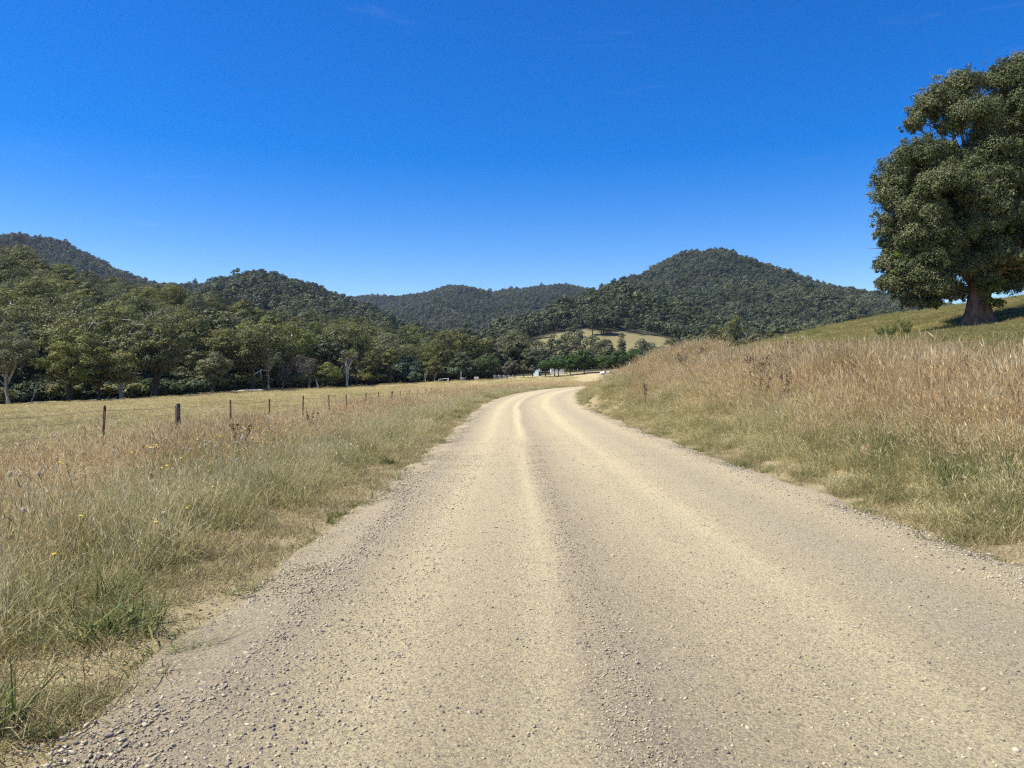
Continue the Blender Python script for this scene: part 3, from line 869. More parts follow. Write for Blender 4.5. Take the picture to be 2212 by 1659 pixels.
# ------------------------------------------------------------------ trees
def bez(p0, p1, p2, n=6):
    t = np.linspace(0, 1, n)[:, None]
    return (1 - t) ** 2 * np.array(p0) + 2 * t * (1 - t) * np.array(p1) + t * t * np.array(p2)


def pad_leaves(mb, c, r, n, leaf, v, flat=.6, low=-.35, droop=.0, jitter=.36, shell=(.72, 1.05)):
    d = rng.normal(size=(int(n * 1.6), 3)); d /= np.linalg.norm(d, axis=1)[:, None]
    d = d[d[:, 2] > low + rng.normal(0, .15, len(d))][:n]
    k = len(d)
    pos = c + d * np.array([1, 1, flat]) * r * rng.uniform(*shell, k)[:, None]
    pos[:, 2] -= droop * rng.uniform(0, 1, k) ** 2 * r
    nrm = d * np.array([1, 1, 1 / flat ** .5]) + rng.normal(0, jitter, (k, 3)) + np.array([0, 0, .25])
    sz = np.stack([leaf[0] * rng.uniform(.6, 1.3, k), leaf[1] * rng.uniform(.6, 1.3, k)], 1)
    mb.leaves(pos, nrm, sz, np.clip(v + rng.normal(0, .1, k), 0, 1))


def pick_pads(n, W, zlo, zhi, mind, cone=False, dome=0.0):
    """well spread pad centres in a crown of width W between two heights"""
    out = []
    tries = 0
    zc, hz = (zlo + zhi) / 2, (zhi - zlo) / 2
    while len(out) < n and tries < n * 60:
        tries += 1
        d = rng.normal(size=3); d /= np.linalg.norm(d)
        q = rng.uniform(.35, 1) ** .6
        p = np.array([d[0] * W / 2 * q, d[1] * W / 2 * q, d[2] * hz * q])
        t = (p[2] + hz) / (2 * hz)
        if cone:
            k = 1.15 - t; p[0] *= k * 1.0; p[1] *= k * 1.0
        if t > .55 and not cone:
            k = 1 - .5 * (t - .55) / .45; p[0] *= k; p[1] *= k
        if dome:
            k = 1 - dome * max(0, .5 - t); p[0] *= k; p[1] *= k
        p[2] += zc
        if all(np.linalg.norm(p - o) > mind * (1 - tries / (n * 90)) for o in out):
            out.append(p)
    return out


def tree_parts(root, H, W, cb=.35, pads=26, pad_r=None, leaf=(.5, .26), lpp=110, foliage='gum', bark='bark_dark', lean=(0, 0), trunk_r=None, fork=None, flat=.74, dead=0, low=-.2,
               cone=False, dome=.3, droop=.0, limbs=.7, bow=0.0, trunk_top=None, multi=1, sag=.25, bare_frac=0.0):
    tr = trunk_r or H * .022 + .08
    pr = pad_r or W * .15
    zlo, zhi = H * cb + pr * flat, H - pr * flat
    centres = pick_pads(pads, W - pr * 1.3, zlo, zhi, pr * .85, cone, dome)
    lean = np.array([lean[0], lean[1], 0.0])
    ttop = trunk_top or (.78 if not cone else .96)
    tb, cbm, db = MB(), MB(), MB()

    def axis(t):
        return np.array([0, 0, H * t]) + lean * H * t ** 1.3 + np.array([math.sin(t * 5 + H) * bow * H, math.cos(t * 4 + W) * bow * H * .5, 0])
    for mtr in range(multi):
        off = np.array([rng.normal(0, .12), rng.normal(0, .12), 0]) * (W if multi > 1 else 0)
        ts = np.linspace(0, ttop, 10)
        path = [axis(t) + off * t * 1.5 + (np.array([rng.normal(0, .012), rng.normal(0, .012), 0]) * H if t > .1 else 0) for t in ts]
        path[0] = path[0] - np.array([0, 0, .4])
        rd = tr * (1 - .8 * ts / ttop) * (1 + .7 * np.exp(-ts * 22)) / (multi ** .4)
        tb.tube(path, rd, 8)
    for i, c in enumerate(centres):
        c = c + lean * c[2] * .9
        v = rng.uniform(.2, .8)
        if rng.uniform() >= bare_frac:
            pad_leaves(cbm, c, pr * rng.uniform(.75, 1.25), int(lpp * rng.uniform(.8, 1.2)), leaf, v, flat, low, droop)
        if rng.uniform() < limbs:
            t0 = min(max(c[2] / H * rng.uniform(.45, .75), cb * .55), ttop * .95)
            p0 = axis(t0); mid = (p0 * .45 + c * .55) + np.array([0, 0, sag * np.linalg.norm(c - p0) * rng.uniform(-.5, .6)])
            mid[:2] += rng.normal(0, .06, 2) * W
            r0 = tr * (1 - .75 * t0 / ttop) * rng.uniform(.4, .65)
            tb.tube(bez(p0, mid, c, 7), np.linspace(r0, max(r0 * .2, .03), 7), 5)
            for _ in range(2):
                e = c + rng.normal(0, .7, 3) * pr * np.array([1, 1, .5])
                tb.tube(bez(bez(p0, mid, c, 7)[4], (bez(p0, mid, c, 7)[5] + e) / 2, e, 4), np.linspace(r0 * .45, .02, 4), 4)
    tb.build('trunk', M[bark], root, smooth=True)
    if cbm.n:
        cbm.build('crown', M[foliage], root)
    for _ in range(dead):
        db = MB()
        t0 = rng.uniform(cb * .7, .75); p0 = axis(t0); a_ = rng.uniform(-.6, .6) + (math.pi if rng.uniform() < .5 else 0)
        L_ = W * rng.uniform(.35, .55)
        e = p0 + np.array([math.cos(a_) * L_, -abs(math.sin(a_)) * L_ - .2 * L_, L_ * rng.uniform(.0, .6)])
        mid = (p0 + e) / 2 + np.array([0, 0, L_ * .25])
        pth = bez(p0, mid, e, 8) + np.vstack([np.zeros((1, 3)), rng.normal(0, .03 * L_, (7, 3))])
        db.tube(pth, np.linspace(.16, .03, 8), 5)
        e2 = pth[5] + rng.normal(0, .25, 3) * L_
        db.tube(bez(pth[4], (pth[4] + e2) / 2, e2, 5), np.linspace(.09, .02, 5), 4)
        db.build('dead_branch', M['deadwood'], root)


def placed(px, d, py_top=None, H=None, base_py=None):
    x = (px - CX) / F * d
    z = gz(x, d)
    if py_top is not None:
        H = EYE + (HY - py_top) / F * d - z
    return x, d, z, H


def tree_at(name, label, px, dd, py_top, wpx, cat='tree', group=None, d=None, rz=None, **kw):
    d = d if d is not None else float(DL(px)) + dd
    x, y, z, H = placed(px, d, py_top)
    W = wpx / F * d
    root = thing(name, label, cat, (x, y, z - .05), 0 if rz is None else rz, group)
    tree_parts(root, H, W, **kw)
    return root


GE = 'gum trees along the far edge of the left paddock'
# the front row along the left paddock, from the photo: column, row of top, width
tree_at('gum_tree', 'grey gum with pale leaning trunk at the far left end of the paddock edge', 18, 1, 690, 130, group=GE, cb=0.26, pads=31, foliage='gum_grey', bark='bark_pale', lean=(-.06, 0), trunk_r=.26, lpp=170, leaf=(.4, .2))
tree_at('sapling', 'thin bare pale sapling leaning right beside the big bright gum', 68, -1, 800, 20, group=GE, cb=0.60, pads=5, foliage='gum', bark='bark_pale', lean=(.32, 0), trunk_r=.11, lpp=90, leaf=(.35, .18))
tree_at('gum_tree', 'broad yellow-green gum with spreading dark limbs, brightest crown in the front row', 150, 0, 697, 176, group=GE, cb=0.14, pads=59, pad_r=1.25, foliage='gum_bright', lean=(.04, 0), trunk_r=.42, lpp=190, leaf=(.42, .2), multi=2)
tree_at('gum_tree', 'low dark-trunked gum between the bright gum and the white-trunked gum', 214, 0, 768, 78, group=GE, cb=0.20, pads=26, foliage='gum', trunk_r=.3, lpp=150, leaf=(.38, .2))
tree_at('gum_tree', 'gum with short straight whitish trunk and full olive crown', 262, -1, 746, 100, group=GE, cb=0.19, pads=39, foliage='gum', bark='bark_pale', trunk_r=.33, lpp=170, leaf=(.4, .2), dead=1)
tree_at('gum_tree', 'biggest dark gum with thick forked black trunk and bleached dead boughs', 333, 0, 676, 135, group=GE, cb=0.19, pads=57, pad_r=1.35, foliage='gum', lean=(.07, 0), trunk_r=.62, lpp=170, leaf=(.42, .21), dead=4, multi=2)
tree_at('gum_tree', 'dark gum leaning right with hollow shaded underside', 460, 1, 752, 80, group=GE, cb=0.20, pads=31, foliage='gum_grey', lean=(.05, 0), trunk_r=.34, lpp=150, leaf=(.4, .2))
tree_at('gum_tree', 'tall gum with Y-forked trunk standing just behind the front row', 482, 7, 692, 86, group=GE, cb=0.22, pads=41, foliage='gum', trunk_r=.3, lpp=150, leaf=(.42, .21), multi=2)
tree_at('gum_tree', 'tall straight grey-trunked gum with one bleached limb reaching left', 545, 0, 698, 84, group=GE, cb=0.24, pads=44, pad_r=1.5, foliage='gum', trunk_r=.38, lpp=170, leaf=(.42, .21), dead=2, bow=.008)
tree_at('gum_tree', 'slender crooked pale gum with thin sparse crown', 582, 0, 738, 62, group=GE, cb=0.40, pads=15, foliage='gum_grey', bark='bark_pale', trunk_r=.22, lpp=80, leaf=(.4, .2), bow=.025, bare_frac=.2)
for px_, top_, w_, lb in ((612, 765, 46, 'grey leafless twiggy tree right of the slender crooked gum'), (642, 755, 52, 'tallest of the grey twiggy half-dead trees in the front row'), (668, 762, 46, 'grey twiggy tree just left of the small bright rounded tree')):
    tree_at('twiggy_tree', lb, px_, 2, top_, w_, group=GE, cb=0.12, pads=33, foliage='bare', bark='bark_pale', trunk_r=.16, lpp=60, leaf=(.5, .1), flat=.9, limbs=1, bare_frac=.25, multi=2)
tree_at('bright_tree', 'small rounded bright olive-green tree growing almost to the ground', 706, -3, 780, 62, group=GE, cb=0.05, pads=44, pad_r=1.05, foliage='gum_bright', trunk_r=.2, lpp=200, leaf=(.34, .18), multi=2, dome=0)
tree_at('stump_tree', 'short white broken trunk leaning left at the foot of the bright rounded tree', 688, -4, 812, 10, group=GE, cb=0.64, pads=2, foliage='gum', bark='deadwood', lean=(-.3, 0), trunk_r=.28, lpp=20)
tree_at('gum_tree', 'ghostly white forked gum with wispy crown right of the bright rounded tree', 750, -1, 750, 46, group=GE, cb=0.40, pads=16, foliage='gum_grey', bark='deadwood', trunk_r=.24, lpp=90, leaf=(.42, .2), multi=2, bow=.015, bare_frac=.15)
tree_at('gum_tree', 'dark trunk leaning left beside the ghostly white gum', 772, 0, 748, 46, group=GE, cb=0.25, pads=20, foliage='gum', lean=(-.16, 0), trunk_r=.22, lpp=110, leaf=(.42, .2))
tree_at('gum_tree', 'tall open gum with visible pale limbs behind the ghostly white gum', 772, 12, 690, 74, group=GE, cb=0.28, pads=36, foliage='gum', bark='bark_pale', trunk_r=.3, lpp=120, leaf=(.45, .22), dead=1)
tree_at('gum_tree', 'bushy olive gum with pale dead spike in its middle', 802, 4, 752, 54, group=GE, cb=0.11, pads=33, foliage='gum', trunk_r=.22, lpp=120, leaf=(.42, .21), dead=1)
tree_at('gum_tree', 'narrow gum on a tall straight black trunk', 843, 0, 738, 40, group=GE, cb=0.26, pads=26, foliage='gum', trunk_r=.27, lpp=120, leaf=(.42, .21))
tree_at('wattle_tree', 'dark blue-green wattle tree right of the straight black trunk', 879, 9, 757, 66, group=GE, cb=0.06, pads=39, foliage='wattle', trunk_r=.22, lpp=130, leaf=(.42, .2), dome=0)
tree_at('wattle_bush', 'silvery blue-green wattle bush at the paddock edge', 896, -1, 798, 36, cat='bush', group=GE, cb=0.01, pads=28, foliage='wattle', trunk_r=.1, lpp=120, leaf=(.34, .14), dome=0)
tree_at('gum_tree', 'many-stemmed olive gum with pale stems near the white rail', 938, 0, 768, 44, group=GE, cb=0.19, pads=28, foliage='gum', bark='bark_pale', lean=(.05, 0), trunk_r=.2, lpp=120, leaf=(.42, .21), multi=3)
tree_at('gum_tree', 'tallest thin gum with a tufted head above the wood in the middle distance', 962, 6, 702, 72, group=GE, cb=0.19, pads=31, foliage='gum', lean=(-.04, 0), trunk_r=.26, lpp=120, leaf=(.45, .22), dead=2, bow=.01)
tree_at('gum_tree', 'crooked gum with dark leaning trunk behind the white rail', 990, 1, 756, 56, group=GE, cb=0.19, pads=31, foliage='gum_grey', lean=(.1, 0), trunk_r=.3, lpp=120, leaf=(.42, .21), dead=1)
tree_at('stringy_dead_tree', 'small bare forked dead tree at the edge by the white rail', 920, -3, 803, 10, cat='dead tree', group=GE, cb=0.40, pads=3, foliage='bare', bark='deadwood', trunk_r=.1, lpp=10, limbs=1)

# middle distance, around the yards and sheds
GM = 'trees around the yards and sheds'
tree_at('shade_tree', 'dense round dark green tree reaching the ground beside the wooden pen', 1050, 2, 758, 70, group=GM, cb=.03, pads=46, pad_r=1.35, foliage='dark', trunk_r=.3, lpp=170, leaf=(.36, .2), dome=-.2, flat=.8)
tree_at('gum_tree', 'large dark gum with a broad crown behind the orchard trees', 1112, 26, 708, 86, group=GM, cb=.25, pads=42, pad_r=2.0, foliage='gum_grey', trunk_r=.5, lpp=150, leaf=(.5, .26), dead=1)
tree_at('gum_tree', 'smaller gum leaning on the left side of the large dark gum', 1082, 18, 748, 44, group=GM, cb=.25, pads=20, foliage='gum_grey', trunk_r=.25, lpp=120, leaf=(.48, .24))
tree_at('gum_tree', 'grey-green gum with wide skirts behind the small pale shed', 1148, 20, 745, 56, group=GM, cb=.12, pads=26, foliage='gum_grey', trunk_r=.25, lpp=130, leaf=(.48, .24))
for px_, top_, w_, fo, lb in ((1096, 780, 26, 'bare', 'brown twiggy orchard tree, leftmost by the metal yard'), (1112, 776, 26, 'bare', 'taller brown twiggy orchard tree behind the metal yard'), (1132, 784, 24, 'gum_grey', 'small olive orchard tree with dark stem left of the pale shed'),
                              (1150, 787, 20, 'bare', 'lowest twiggy orchard tree touching the pale shed')):
    tree_at('orchard_tree', lb, px_, -1, top_, w_, group=GM, cb=.25, pads=18, foliage=fo, trunk_r=.12, lpp=90, leaf=(.36, .14), multi=2, limbs=1, flat=.9)
for px_, dd_, top_, w_, lb in ((1178, -2, 775, 34, 'low spreading green tree on a dark trunk between the two sheds'), (1198, 0, 768, 30, 'green tree on a thin dark trunk before the long white shed'), (1207, -1, 772, 30, 'green tree with forked stem at the middle of the long white shed'),
                              (1232, 2, 760, 42, 'full green leafy tree at the right end of the long white shed'), (1262, 3, 752, 46, 'tallest bright green leafy tree right of the sheds'), (1300, 2, 765, 46, 'rounded green leafy tree above the parked car'),
                              (1336, 4, 752, 48, 'green leafy tree below the pointed conifers'), (1372, 5, 748, 46, 'green leafy tree behind the brow of the tall grass bank'), (1405, 4, 754, 44, 'low green leafy tree left of the pair of fence posts'),
                              (1440, 3, 752, 46, 'green leafy tree right behind the pair of fence posts'), (1478, 3, 750, 44, 'green leafy tree right behind the lone wooden post'), (1508, 2, 757, 36, 'last small green leafy tree at the right end of the green row')):
    tree_at('leafy_tree', lb, px_, dd_, top_, w_, group=GM, cb=.26 if px_ < 1215 else .1, pads=26, pad_r=1.05, foliage='round', trunk_r=.14, lpp=130, leaf=(.4, .26), dome=.1, flat=.8)
tree_at('conifer', 'taller pointed dark conifer rising above the green row', 1343, 30, 713, 28, group=GM, cb=.05, pads=42, pad_r=1.0, foliage='gum_grey', trunk_r=.22, lpp=110, leaf=(.42, .2), cone=True, dome=0, flat=.8)
tree_at('conifer', 'shorter narrow conifer left of the taller conifer', 1317, 28, 732, 22, group=GM, cb=.05, pads=32, pad_r=.9, foliage='dark', trunk_r=.2, lpp=100, leaf=(.4, .2), cone=True, dome=0, flat=.8)
for px_, d_, top_, w_, lb in ((1196, 290, 720, 54, 'round gum standing below the left end of the hillside clearing'), (1226, 300, 708, 66, 'larger domed gum below the middle of the hillside clearing'), (1252, 330, 708, 40, 'slim gum standing in the clearing above the domed gum'),
                              (1276, 300, 714, 58, 'leaning gum with dark trunk against the hillside clearing'), (1306, 290, 726, 54, 'small round gum below the right part of the clearing'), (1392, 290, 726, 62, 'round olive gum right of the pointed conifers'),
                              (1452, 290, 720, 66, 'broad olive gum at the right end of the hillside clearing'), (1062, 400, 690, 34, 'tall gum at the small light meadow on the left'), (1086, 360, 700, 36, 'bushy gum below the small light meadow'), (1160, 300, 728, 58, 'dark gum at the left foot of the clearing')):
    tree_at('gum_tree', lb, px_, 0, top_, w_, d=d_, group=GM, cb=.2, pads=30, foliage='gum_grey', trunk_r=.3, lpp=120, leaf=(.6, .32))
for px_, d_, top_, w_, fo, lb in ((1545, 215, 688, 80, 'gum', 'wide dark gum, left of the big gum clump behind the green paddock'), (1590, 220, 676, 82, 'gum', 'tallest gum of the clump behind the brow of the green paddock'), (1636, 215, 700, 60, 'gum_grey', 'gum on the right shoulder of the big gum clump'),
                                  (1520, 200, 722, 50, 'gum', 'bushy gum at the lower left foot of the big gum clump'), (1668, 200, 705, 54, 'gum', 'bright layered gum right of the big gum clump'), (1705, 210, 702, 48, 'gum_grey', 'low gum on the paddock skyline, right of the layered gum'),
                                  (1742, 220, 695, 46, 'gum_grey', 'grey gum on the paddock skyline half hidden by the brow'), (1776, 240, 690, 40, 'gum_grey', 'last grey gum before the small brown gap in the far wood'), (1490, 215, 715, 40, 'gum', 'narrow olive gum above the lone wooden post')):
    tree_at('gum_tree', lb, px_, 0, top_, w_, d=d_, group=GM, cb=.12, pads=34, foliage=fo, trunk_r=.35, lpp=130, leaf=(.5, .26), dead=1)

# shaded undergrowth under the front row: each bush its own thing
k_ = 0
for px_ in np.arange(-40, 1040, 25):
    p_ = float(px_ + rng.uniform(-9, 9)); dd_ = rng.uniform(4, 12)
    hpx = rng.uniform(26, 52)
    k_ += 1
    x, y, z, _ = placed(p_, float(DL(p_)) + dd_)
    H_ = hpx / F * y
    if k_ <= 7:
        root = thing('understorey_bush', f'dark understorey bush, {ordw(k_)} from the left under the front row of gums', 'bush', (x, y, z - .1), rng.uniform(0, 6.28), 'bushes under the front row of gums')
        tree_parts(root, H_, H_ * 1.7, cb=.0, pads=26, foliage=('wattle', 'dark', 'gum', 'gum_grey')[k_ % 4], trunk_r=.08, lpp=110, leaf=(.38, .2), dome=0, flat=.8)
        root['H0'] = H_
        PROTO.setdefault('bush', []).append(root)
    else:
        src = PROTO['bush'][int(rng.integers(0, 7))]
        q = H_ / src['H0']
        copy_thing(src, (x, y, z - .1), rng.uniform(0, 6.28), (q * rng.uniform(.9, 1.4), q, q), f'dark understorey bush, {ordw(k_)} from the left under the front row of gums')

# the wooded slope rising behind: every tree its own thing
cand = []
tries = 0
while tries < 9000 and len(cand) < 275:
    tries += 1
    p_ = rng.uniform(-70, 1080)
    d0 = float(DL(p_)) + 9; r = RIDGES['slope']
    d1 = float(np.interp(p_, r['px'], r['dc'])) + 4
    d_ = d0 + (d1 - d0) * rng.uniform(0, 1) ** .85
    x = (p_ - CX) / F * d_
    if all((x - c[0]) ** 2 + (d_ - c[1]) ** 2 > (5.6 + .010 * d_) ** 2 for c in cand):
        cand.append((x, d_, p_, (d_ - d0) / (d1 - d0)))
rows = {}
for c in cand:
    rows.setdefault(min(5, int(c[3] * 6)), []).append(c)
variants = []
RN = ['lowest', 'second lowest', 'third lowest', 'third highest', 'second highest', 'topmost']
TONE = {'gum': 'olive', 'gum_grey': 'grey-green', 'gum_bright': 'yellow-green'}
vn = 0
NV = 14
for rk in sorted(rows):
    for o_, c in enumerate(sorted(rows[rk], key=lambda q: q[2])):
        x, d_, p_, t_ = c
        z = gz(x, d_)
        H_ = rng.uniform(9.5, 13.5) if t_ > .15 else rng.uniform(10.5, 16)
        fol = 'gum_bright' if rng.uniform() < .12 else 'gum_grey' if rng.uniform() < .3 else 'gum'
        if vn < NV:
            fol = ['gum', 'gum_grey', 'gum', 'gum', 'gum_bright', 'gum_grey', 'gum'][vn % 7]
            W_ = H_ * rng.uniform(.62, .95)
            root = thing('gum_tree', 'x', 'tree', (x, d_, z - .2), rng.uniform(0, 6.28), 'gum trees on the wooded slope left of the road')
            tree_parts(root, H_, W_, cb=rng.uniform(.05, .22), pads=int(rng.integers(30, 42)), pad_r=W_ * rng.uniform(.15, .2), foliage=fol, bark='bark_pale' if vn % 6 == 0 else 'bark_dark', trunk_r=.25, lpp=120, leaf=(.48, .26), flat=rng.uniform(.55, .8), dead=1 if vn % 3 == 1 else 0)
            root['H0'] = H_; root['fol'] = fol
            variants.append(root); vn += 1
        else:
            src = variants[int(rng.integers(0, NV))]
            q = H_ / src['H0']
            root = copy_thing(src, (x, d_, z - .2), rng.uniform(0, 6.28), (q * rng.uniform(.9, 1.25), q * rng.uniform(.9, 1.25), q), 'x')
            fol = src['fol']
        root['label'] = f"{TONE[fol]} gum, {ordw(o_ + 1)} from the left in the {RN[rk]} row up the wooded slope"
for v_ in variants + PROTO['bush']:
    for key in ('H0', 'fol'):
        if key in v_: del v_[key]
for o in COL.objects:
    for key in ('H0', 'fol'):
        if key in o: del o[key]

# ------------------------------------------------------------------ the big shade tree on the right
TD = 62.0
bx, by, bz, _ = placed(2112, TD)
big = thing('shade_tree', 'huge spreading old tree with heaped domed crown standing on the right paddock', 'tree', (bx, by, bz - .15))
pxm = TD / F
tb, cm, cy = MB(), MB(), MB()


def lobe_pt(cx_, cy_, dy=0.0):
    """crown place read off the survey crop, as local metres"""
    p2x = (3200 + cx_ / 1.2764) * .5486; p2y = (150 + cy_ / 1.2764) * .5486
    return np.array([(p2x - 2112) * pxm, dy, EYE + (HY - p2y) * pxm - bz])


LOBES = [  # crop x, crop y, radius x, radius z (crop px), depth offset m
    (660, 285, 125, 110, .5), (770, 235, 100, 95, 0), (600, 360, 95, 85, .8), (775, 390, 130, 85, -1.0), (700, 430, 80, 60, .5), (880, 480, 90, 55, 0), (520, 420, 55, 45, 0.4),
    (985, 215, 130, 140, .2), (1090, 150, 150, 110, 0), (1060, 350, 140, 90, -.8), (1010, 430, 90, 60, .4),
    (520, 620, 150, 120, -.6), (430, 690, 115, 120, .4), (620, 590, 130, 105, .2), (600, 760, 165, 120, -1.8), (410, 800, 105, 95, .2), (520, 880, 130, 110, -1.0), (370, 905, 72, 50, 0.3), (365, 960, 50, 45, 0.2),
    (880, 600, 140, 105, -1.2), (1010, 580, 150, 110, -.6), (1000, 680, 170, 130, .4), (800, 720, 130, 110, .6), (880, 830, 160, 120, 2.0), (1050, 830, 140, 120, 1.8), (720, 880, 150, 120, 1.2),
    (600, 1010, 140, 110, -.8), (500, 1040, 120, 110, .2), (400, 1030, 70, 55, .5), (460, 1190, 130, 130, -.4), (560, 1230, 120, 125, -.8), (670, 1120, 140, 120, .5), (690, 1240, 100, 95, .8), (390, 1120, 80, 50, .2), (360, 1135, 55, 40, .1), (385, 1230, 75, 55, .2), (480, 1310, 70, 55, -.2), (590, 1330, 55, 45, -.2),
    (800, 1000, 140, 120, 2.0), (940, 980, 140, 110, 2.2), (870, 1090, 90, 65, -1.6), (950, 1120, 90, 55, -1.8), (830, 1215, 60, 45, -1.5), (760, 1270, 55, 40, .6), (1010, 1225, 70, 55, .4), (1090, 1180, 100, 80, .8), (1060, 1000, 110, 90, -.5)]
for lx, lz, rx_, rz_, dy in ((760, 900, 120, 100, 1.2), (850, 1000, 120, 95, 1.0), (700, 1060, 110, 90, 1.5), (800, 800, 130, 100, -1.6), (900, 900, 130, 100, -1.0), (950, 1020, 110, 85, 1.6), (650, 950, 120, 95, 1.0), (850, 720, 130, 100, -1.4), (760, 970, 105, 80, -1.8), (830, 880, 110, 80, -1.8), (850, 1060, 95, 70, -1.2),
                             (820, 560, 110, 80, .6), (740, 640, 120, 90, -.6), (900, 1130, 80, 60, 1.2), (760, 1150, 100, 75, -.8), (560, 1120, 110, 95, -1.2), (520, 960, 100, 80, -1.4), (470, 1260, 85, 75, -.3)):
    LOBES.append((lx, lz, rx_, rz_, dy))
# the crown goes on beyond the frame and round the back
for (lx, lz, rx_, rz_, dy) in list(LOBES):
    if 500 < lz < 1000 and lx > 480:
        LOBES.append((820 + (lx - 820) * .62, lz + 25, rx_ * .95, rz_ * .95, 4.2 + .8 * dy))
for lx, lz, rx_, rz_ in ((1200, 250, 150, 120), (1240, 420, 150, 110), (1230, 600, 170, 130), (1330, 700, 150, 130), (1270, 820, 170, 130), (1380, 880, 130, 120), (1230, 980, 150, 120), (1340, 1050, 130, 120), (1260, 1150, 120, 90)):
    LOBES.append((lx, lz, rx_, rz_, .2)); LOBES.append((820 + (lx - 820) * .75, lz + 15, rx_, rz_, 4.0))
cs = pxm * .5486 / 1.2764
lims = []
for (lx, lz, rx_, rz_, dy) in LOBES:
    c = lobe_pt(lx, lz, dy); a_, h_ = rx_ * cs, rz_ * cs
    lims.append((c, a_))
    nd_ = int(np.clip(4 + 2.6 * a_ * h_, 4, 15))
    lv = rng.uniform(.35, .6)
    doms = []
    for tr_ in range(nd_ * 12):
        d = rng.normal(size=3); d /= np.linalg.norm(d)
        if d[2] < -.35: continue
        q_ = c + d * np.array([a_, a_ * .9, h_]) * rng.uniform(.5, .7)
        if all(np.linalg.norm(q_ - o_) > .5 * a_ ** .5 for o_ in doms): doms.append(q_)
        if len(doms) >= nd_: break
    for q_ in doms:
        r_ = rng.uniform(.34, .48) * min(a_, 1.9) + .06
        pad_leaves(cm, q_, r_, int((620 * r_ * r_ / .5 + 60) * rng.choice([.12, .75, 1, 1.1])), (.2, .08), lv + rng.normal(0, .12), .85, -.6, .55, .5, (.62, 1.14))
        for _ in range(5):
            dd_ = rng.normal(size=3); dd_ /= np.linalg.norm(dd_)
            pad_leaves(cm, q_ + dd_ * r_ * rng.uniform(.95, 1.2), r_ * .36, 44, (.2, .08), lv + rng.normal(0, .15), .8, -.8, .8, .6, (.4, 1.1))
# fresher leaves of the lower boughs at the right edge and on the trunk
for (lx, lz, r_, dy) in ((1010, 955, 62, -2.4), (1055, 930, 50, -2.4), (1030, 1080, 62, -2.4), (985, 1100, 45, -2.2), (1055, 1120, 55, -2.3), (850, 1260, 34, -1.6), (835, 1320, 26, -1.5), (880, 1330, 24, -1.5), (870, 1225, 36, -1.6), (425, 1080, 45, -.6), (400, 1180, 40, -.5), (640, 985, 35, -1.6)):
    c = lobe_pt(lx, lz, dy)
    for _ in range(9):
        sub = c + rng.normal(0, .5, 3) * r_ * cs * np.array([1, 1, .7])
        pad_leaves(cy, sub, .3, 34, (.26, .14), rng.uniform(.2, .9), .7, -.8, .6, .6, (.4, 1.1))
# (the shaded heart of the crown is filled further down)
# trunk: two buttressed stems fused at the base, then great limbs
def stem(pts, rads, seg=14, lump=.0):
    pts = np.array(pts, float)
    t = np.linspace(0, 1, len(pts)); tt = np.linspace(0, 1, 16)
    pth = np.stack([np.interp(tt, t, pts[:, k]) for k in range(3)], 1); rr = np.interp(tt, t, rads)
    for k in range(3): pth[1:-1, k] = (pth[:-2, k] + 2 * pth[1:-1, k] + pth[2:, k]) / 4
    ov = 1 + lump * np.sin(np.linspace(0, 2 * math.pi, seg, endpoint=False) * 3 + 1)[None] * np.exp(-tt * 5)[:, None] + rng.normal(0, lump * .35, (16, seg)) * np.exp(-tt * 3)[:, None]
    tb.tube(pth, rr, seg, oval=ov)
stem([(-.62, -.25, -.35), (-.5, -.15, .35), (-.3, 0, 1.2), (-.1, .1, 2.4), (-.05, .1, 3.6), (-.25, .1, 5.4), (-.5, .2, 8.5), (-.7, .2, 13.5)], [1.05, .86, .66, .56, .55, .5, .4, .14], lump=.16)
stem([(.72, -.3, -.3), (.62, -.2, .4), (.5, 0, 1.3), (.5, .1, 2.4), (.85, .1, 3.3), (1.7, 0, 4.6), (2.6, 0, 6.0), (3.8, 0, 8.2)], [.82, .7, .56, .5, .44, .38, .32, .2], lump=.16)
stem([(-1.3, -.5, -.3), (-1.0, -.35, .1), (-.6, -.2, .8), (-.3, 0, 1.6)], [.5, .42, .32, .2], 10, .15)
stem([(1.25, -.5, -.25), (1.05, -.4, .15), (.75, -.2, .8), (.6, 0, 1.5)], [.4, .36, .3, .2], 10, .15)
stem([(-.1, .1, 3.2), (-1.2, .1, 4.6), (-2.6, -.2, 5.9), (-4.4, -.3, 7.6)], [.36, .3, .22, .1], 10)
stem([(-.2, .1, 5.0), (-1.4, -.3, 6.8), (-3.2, -.3, 9.3), (-4.8, -.2, 11.2)], [.36, .3, .22, .09], 10)
stem([(-.4, .2, 8.0), (.2, .2, 10.5), (.6, .1, 13.0), (1.6, 0, 17.0)], [.34, .28, .22, .09], 10)
stem([(-.6, .2, 11.0), (-1.4, 0, 13.2), (-1.8, 0, 15.0), (-2.2, 0, 16.6)], [.24, .2, .15, .06], 8)
stem([(0, .3, 4.0), (.8, 2.0, 7.0), (1.2, 3.8, 10.5), (1.0, 4.2, 13.0)], [.36, .3, .22, .08], 8)
axisp = [np.array(q, float) for q in ((-.1, .1, 3.0), (-.25, .1, 5.4), (-.5, .2, 8.5), (-.7, .2, 12.5), (1.7, 0, 4.6), (2.6, 0, 6.0), (3.8, 0, 8.2), (-2.6, -.2, 5.9), (-3.2, -.3, 9.3), (.6, .1, 13), (1.1, 3.8, 10.5))]
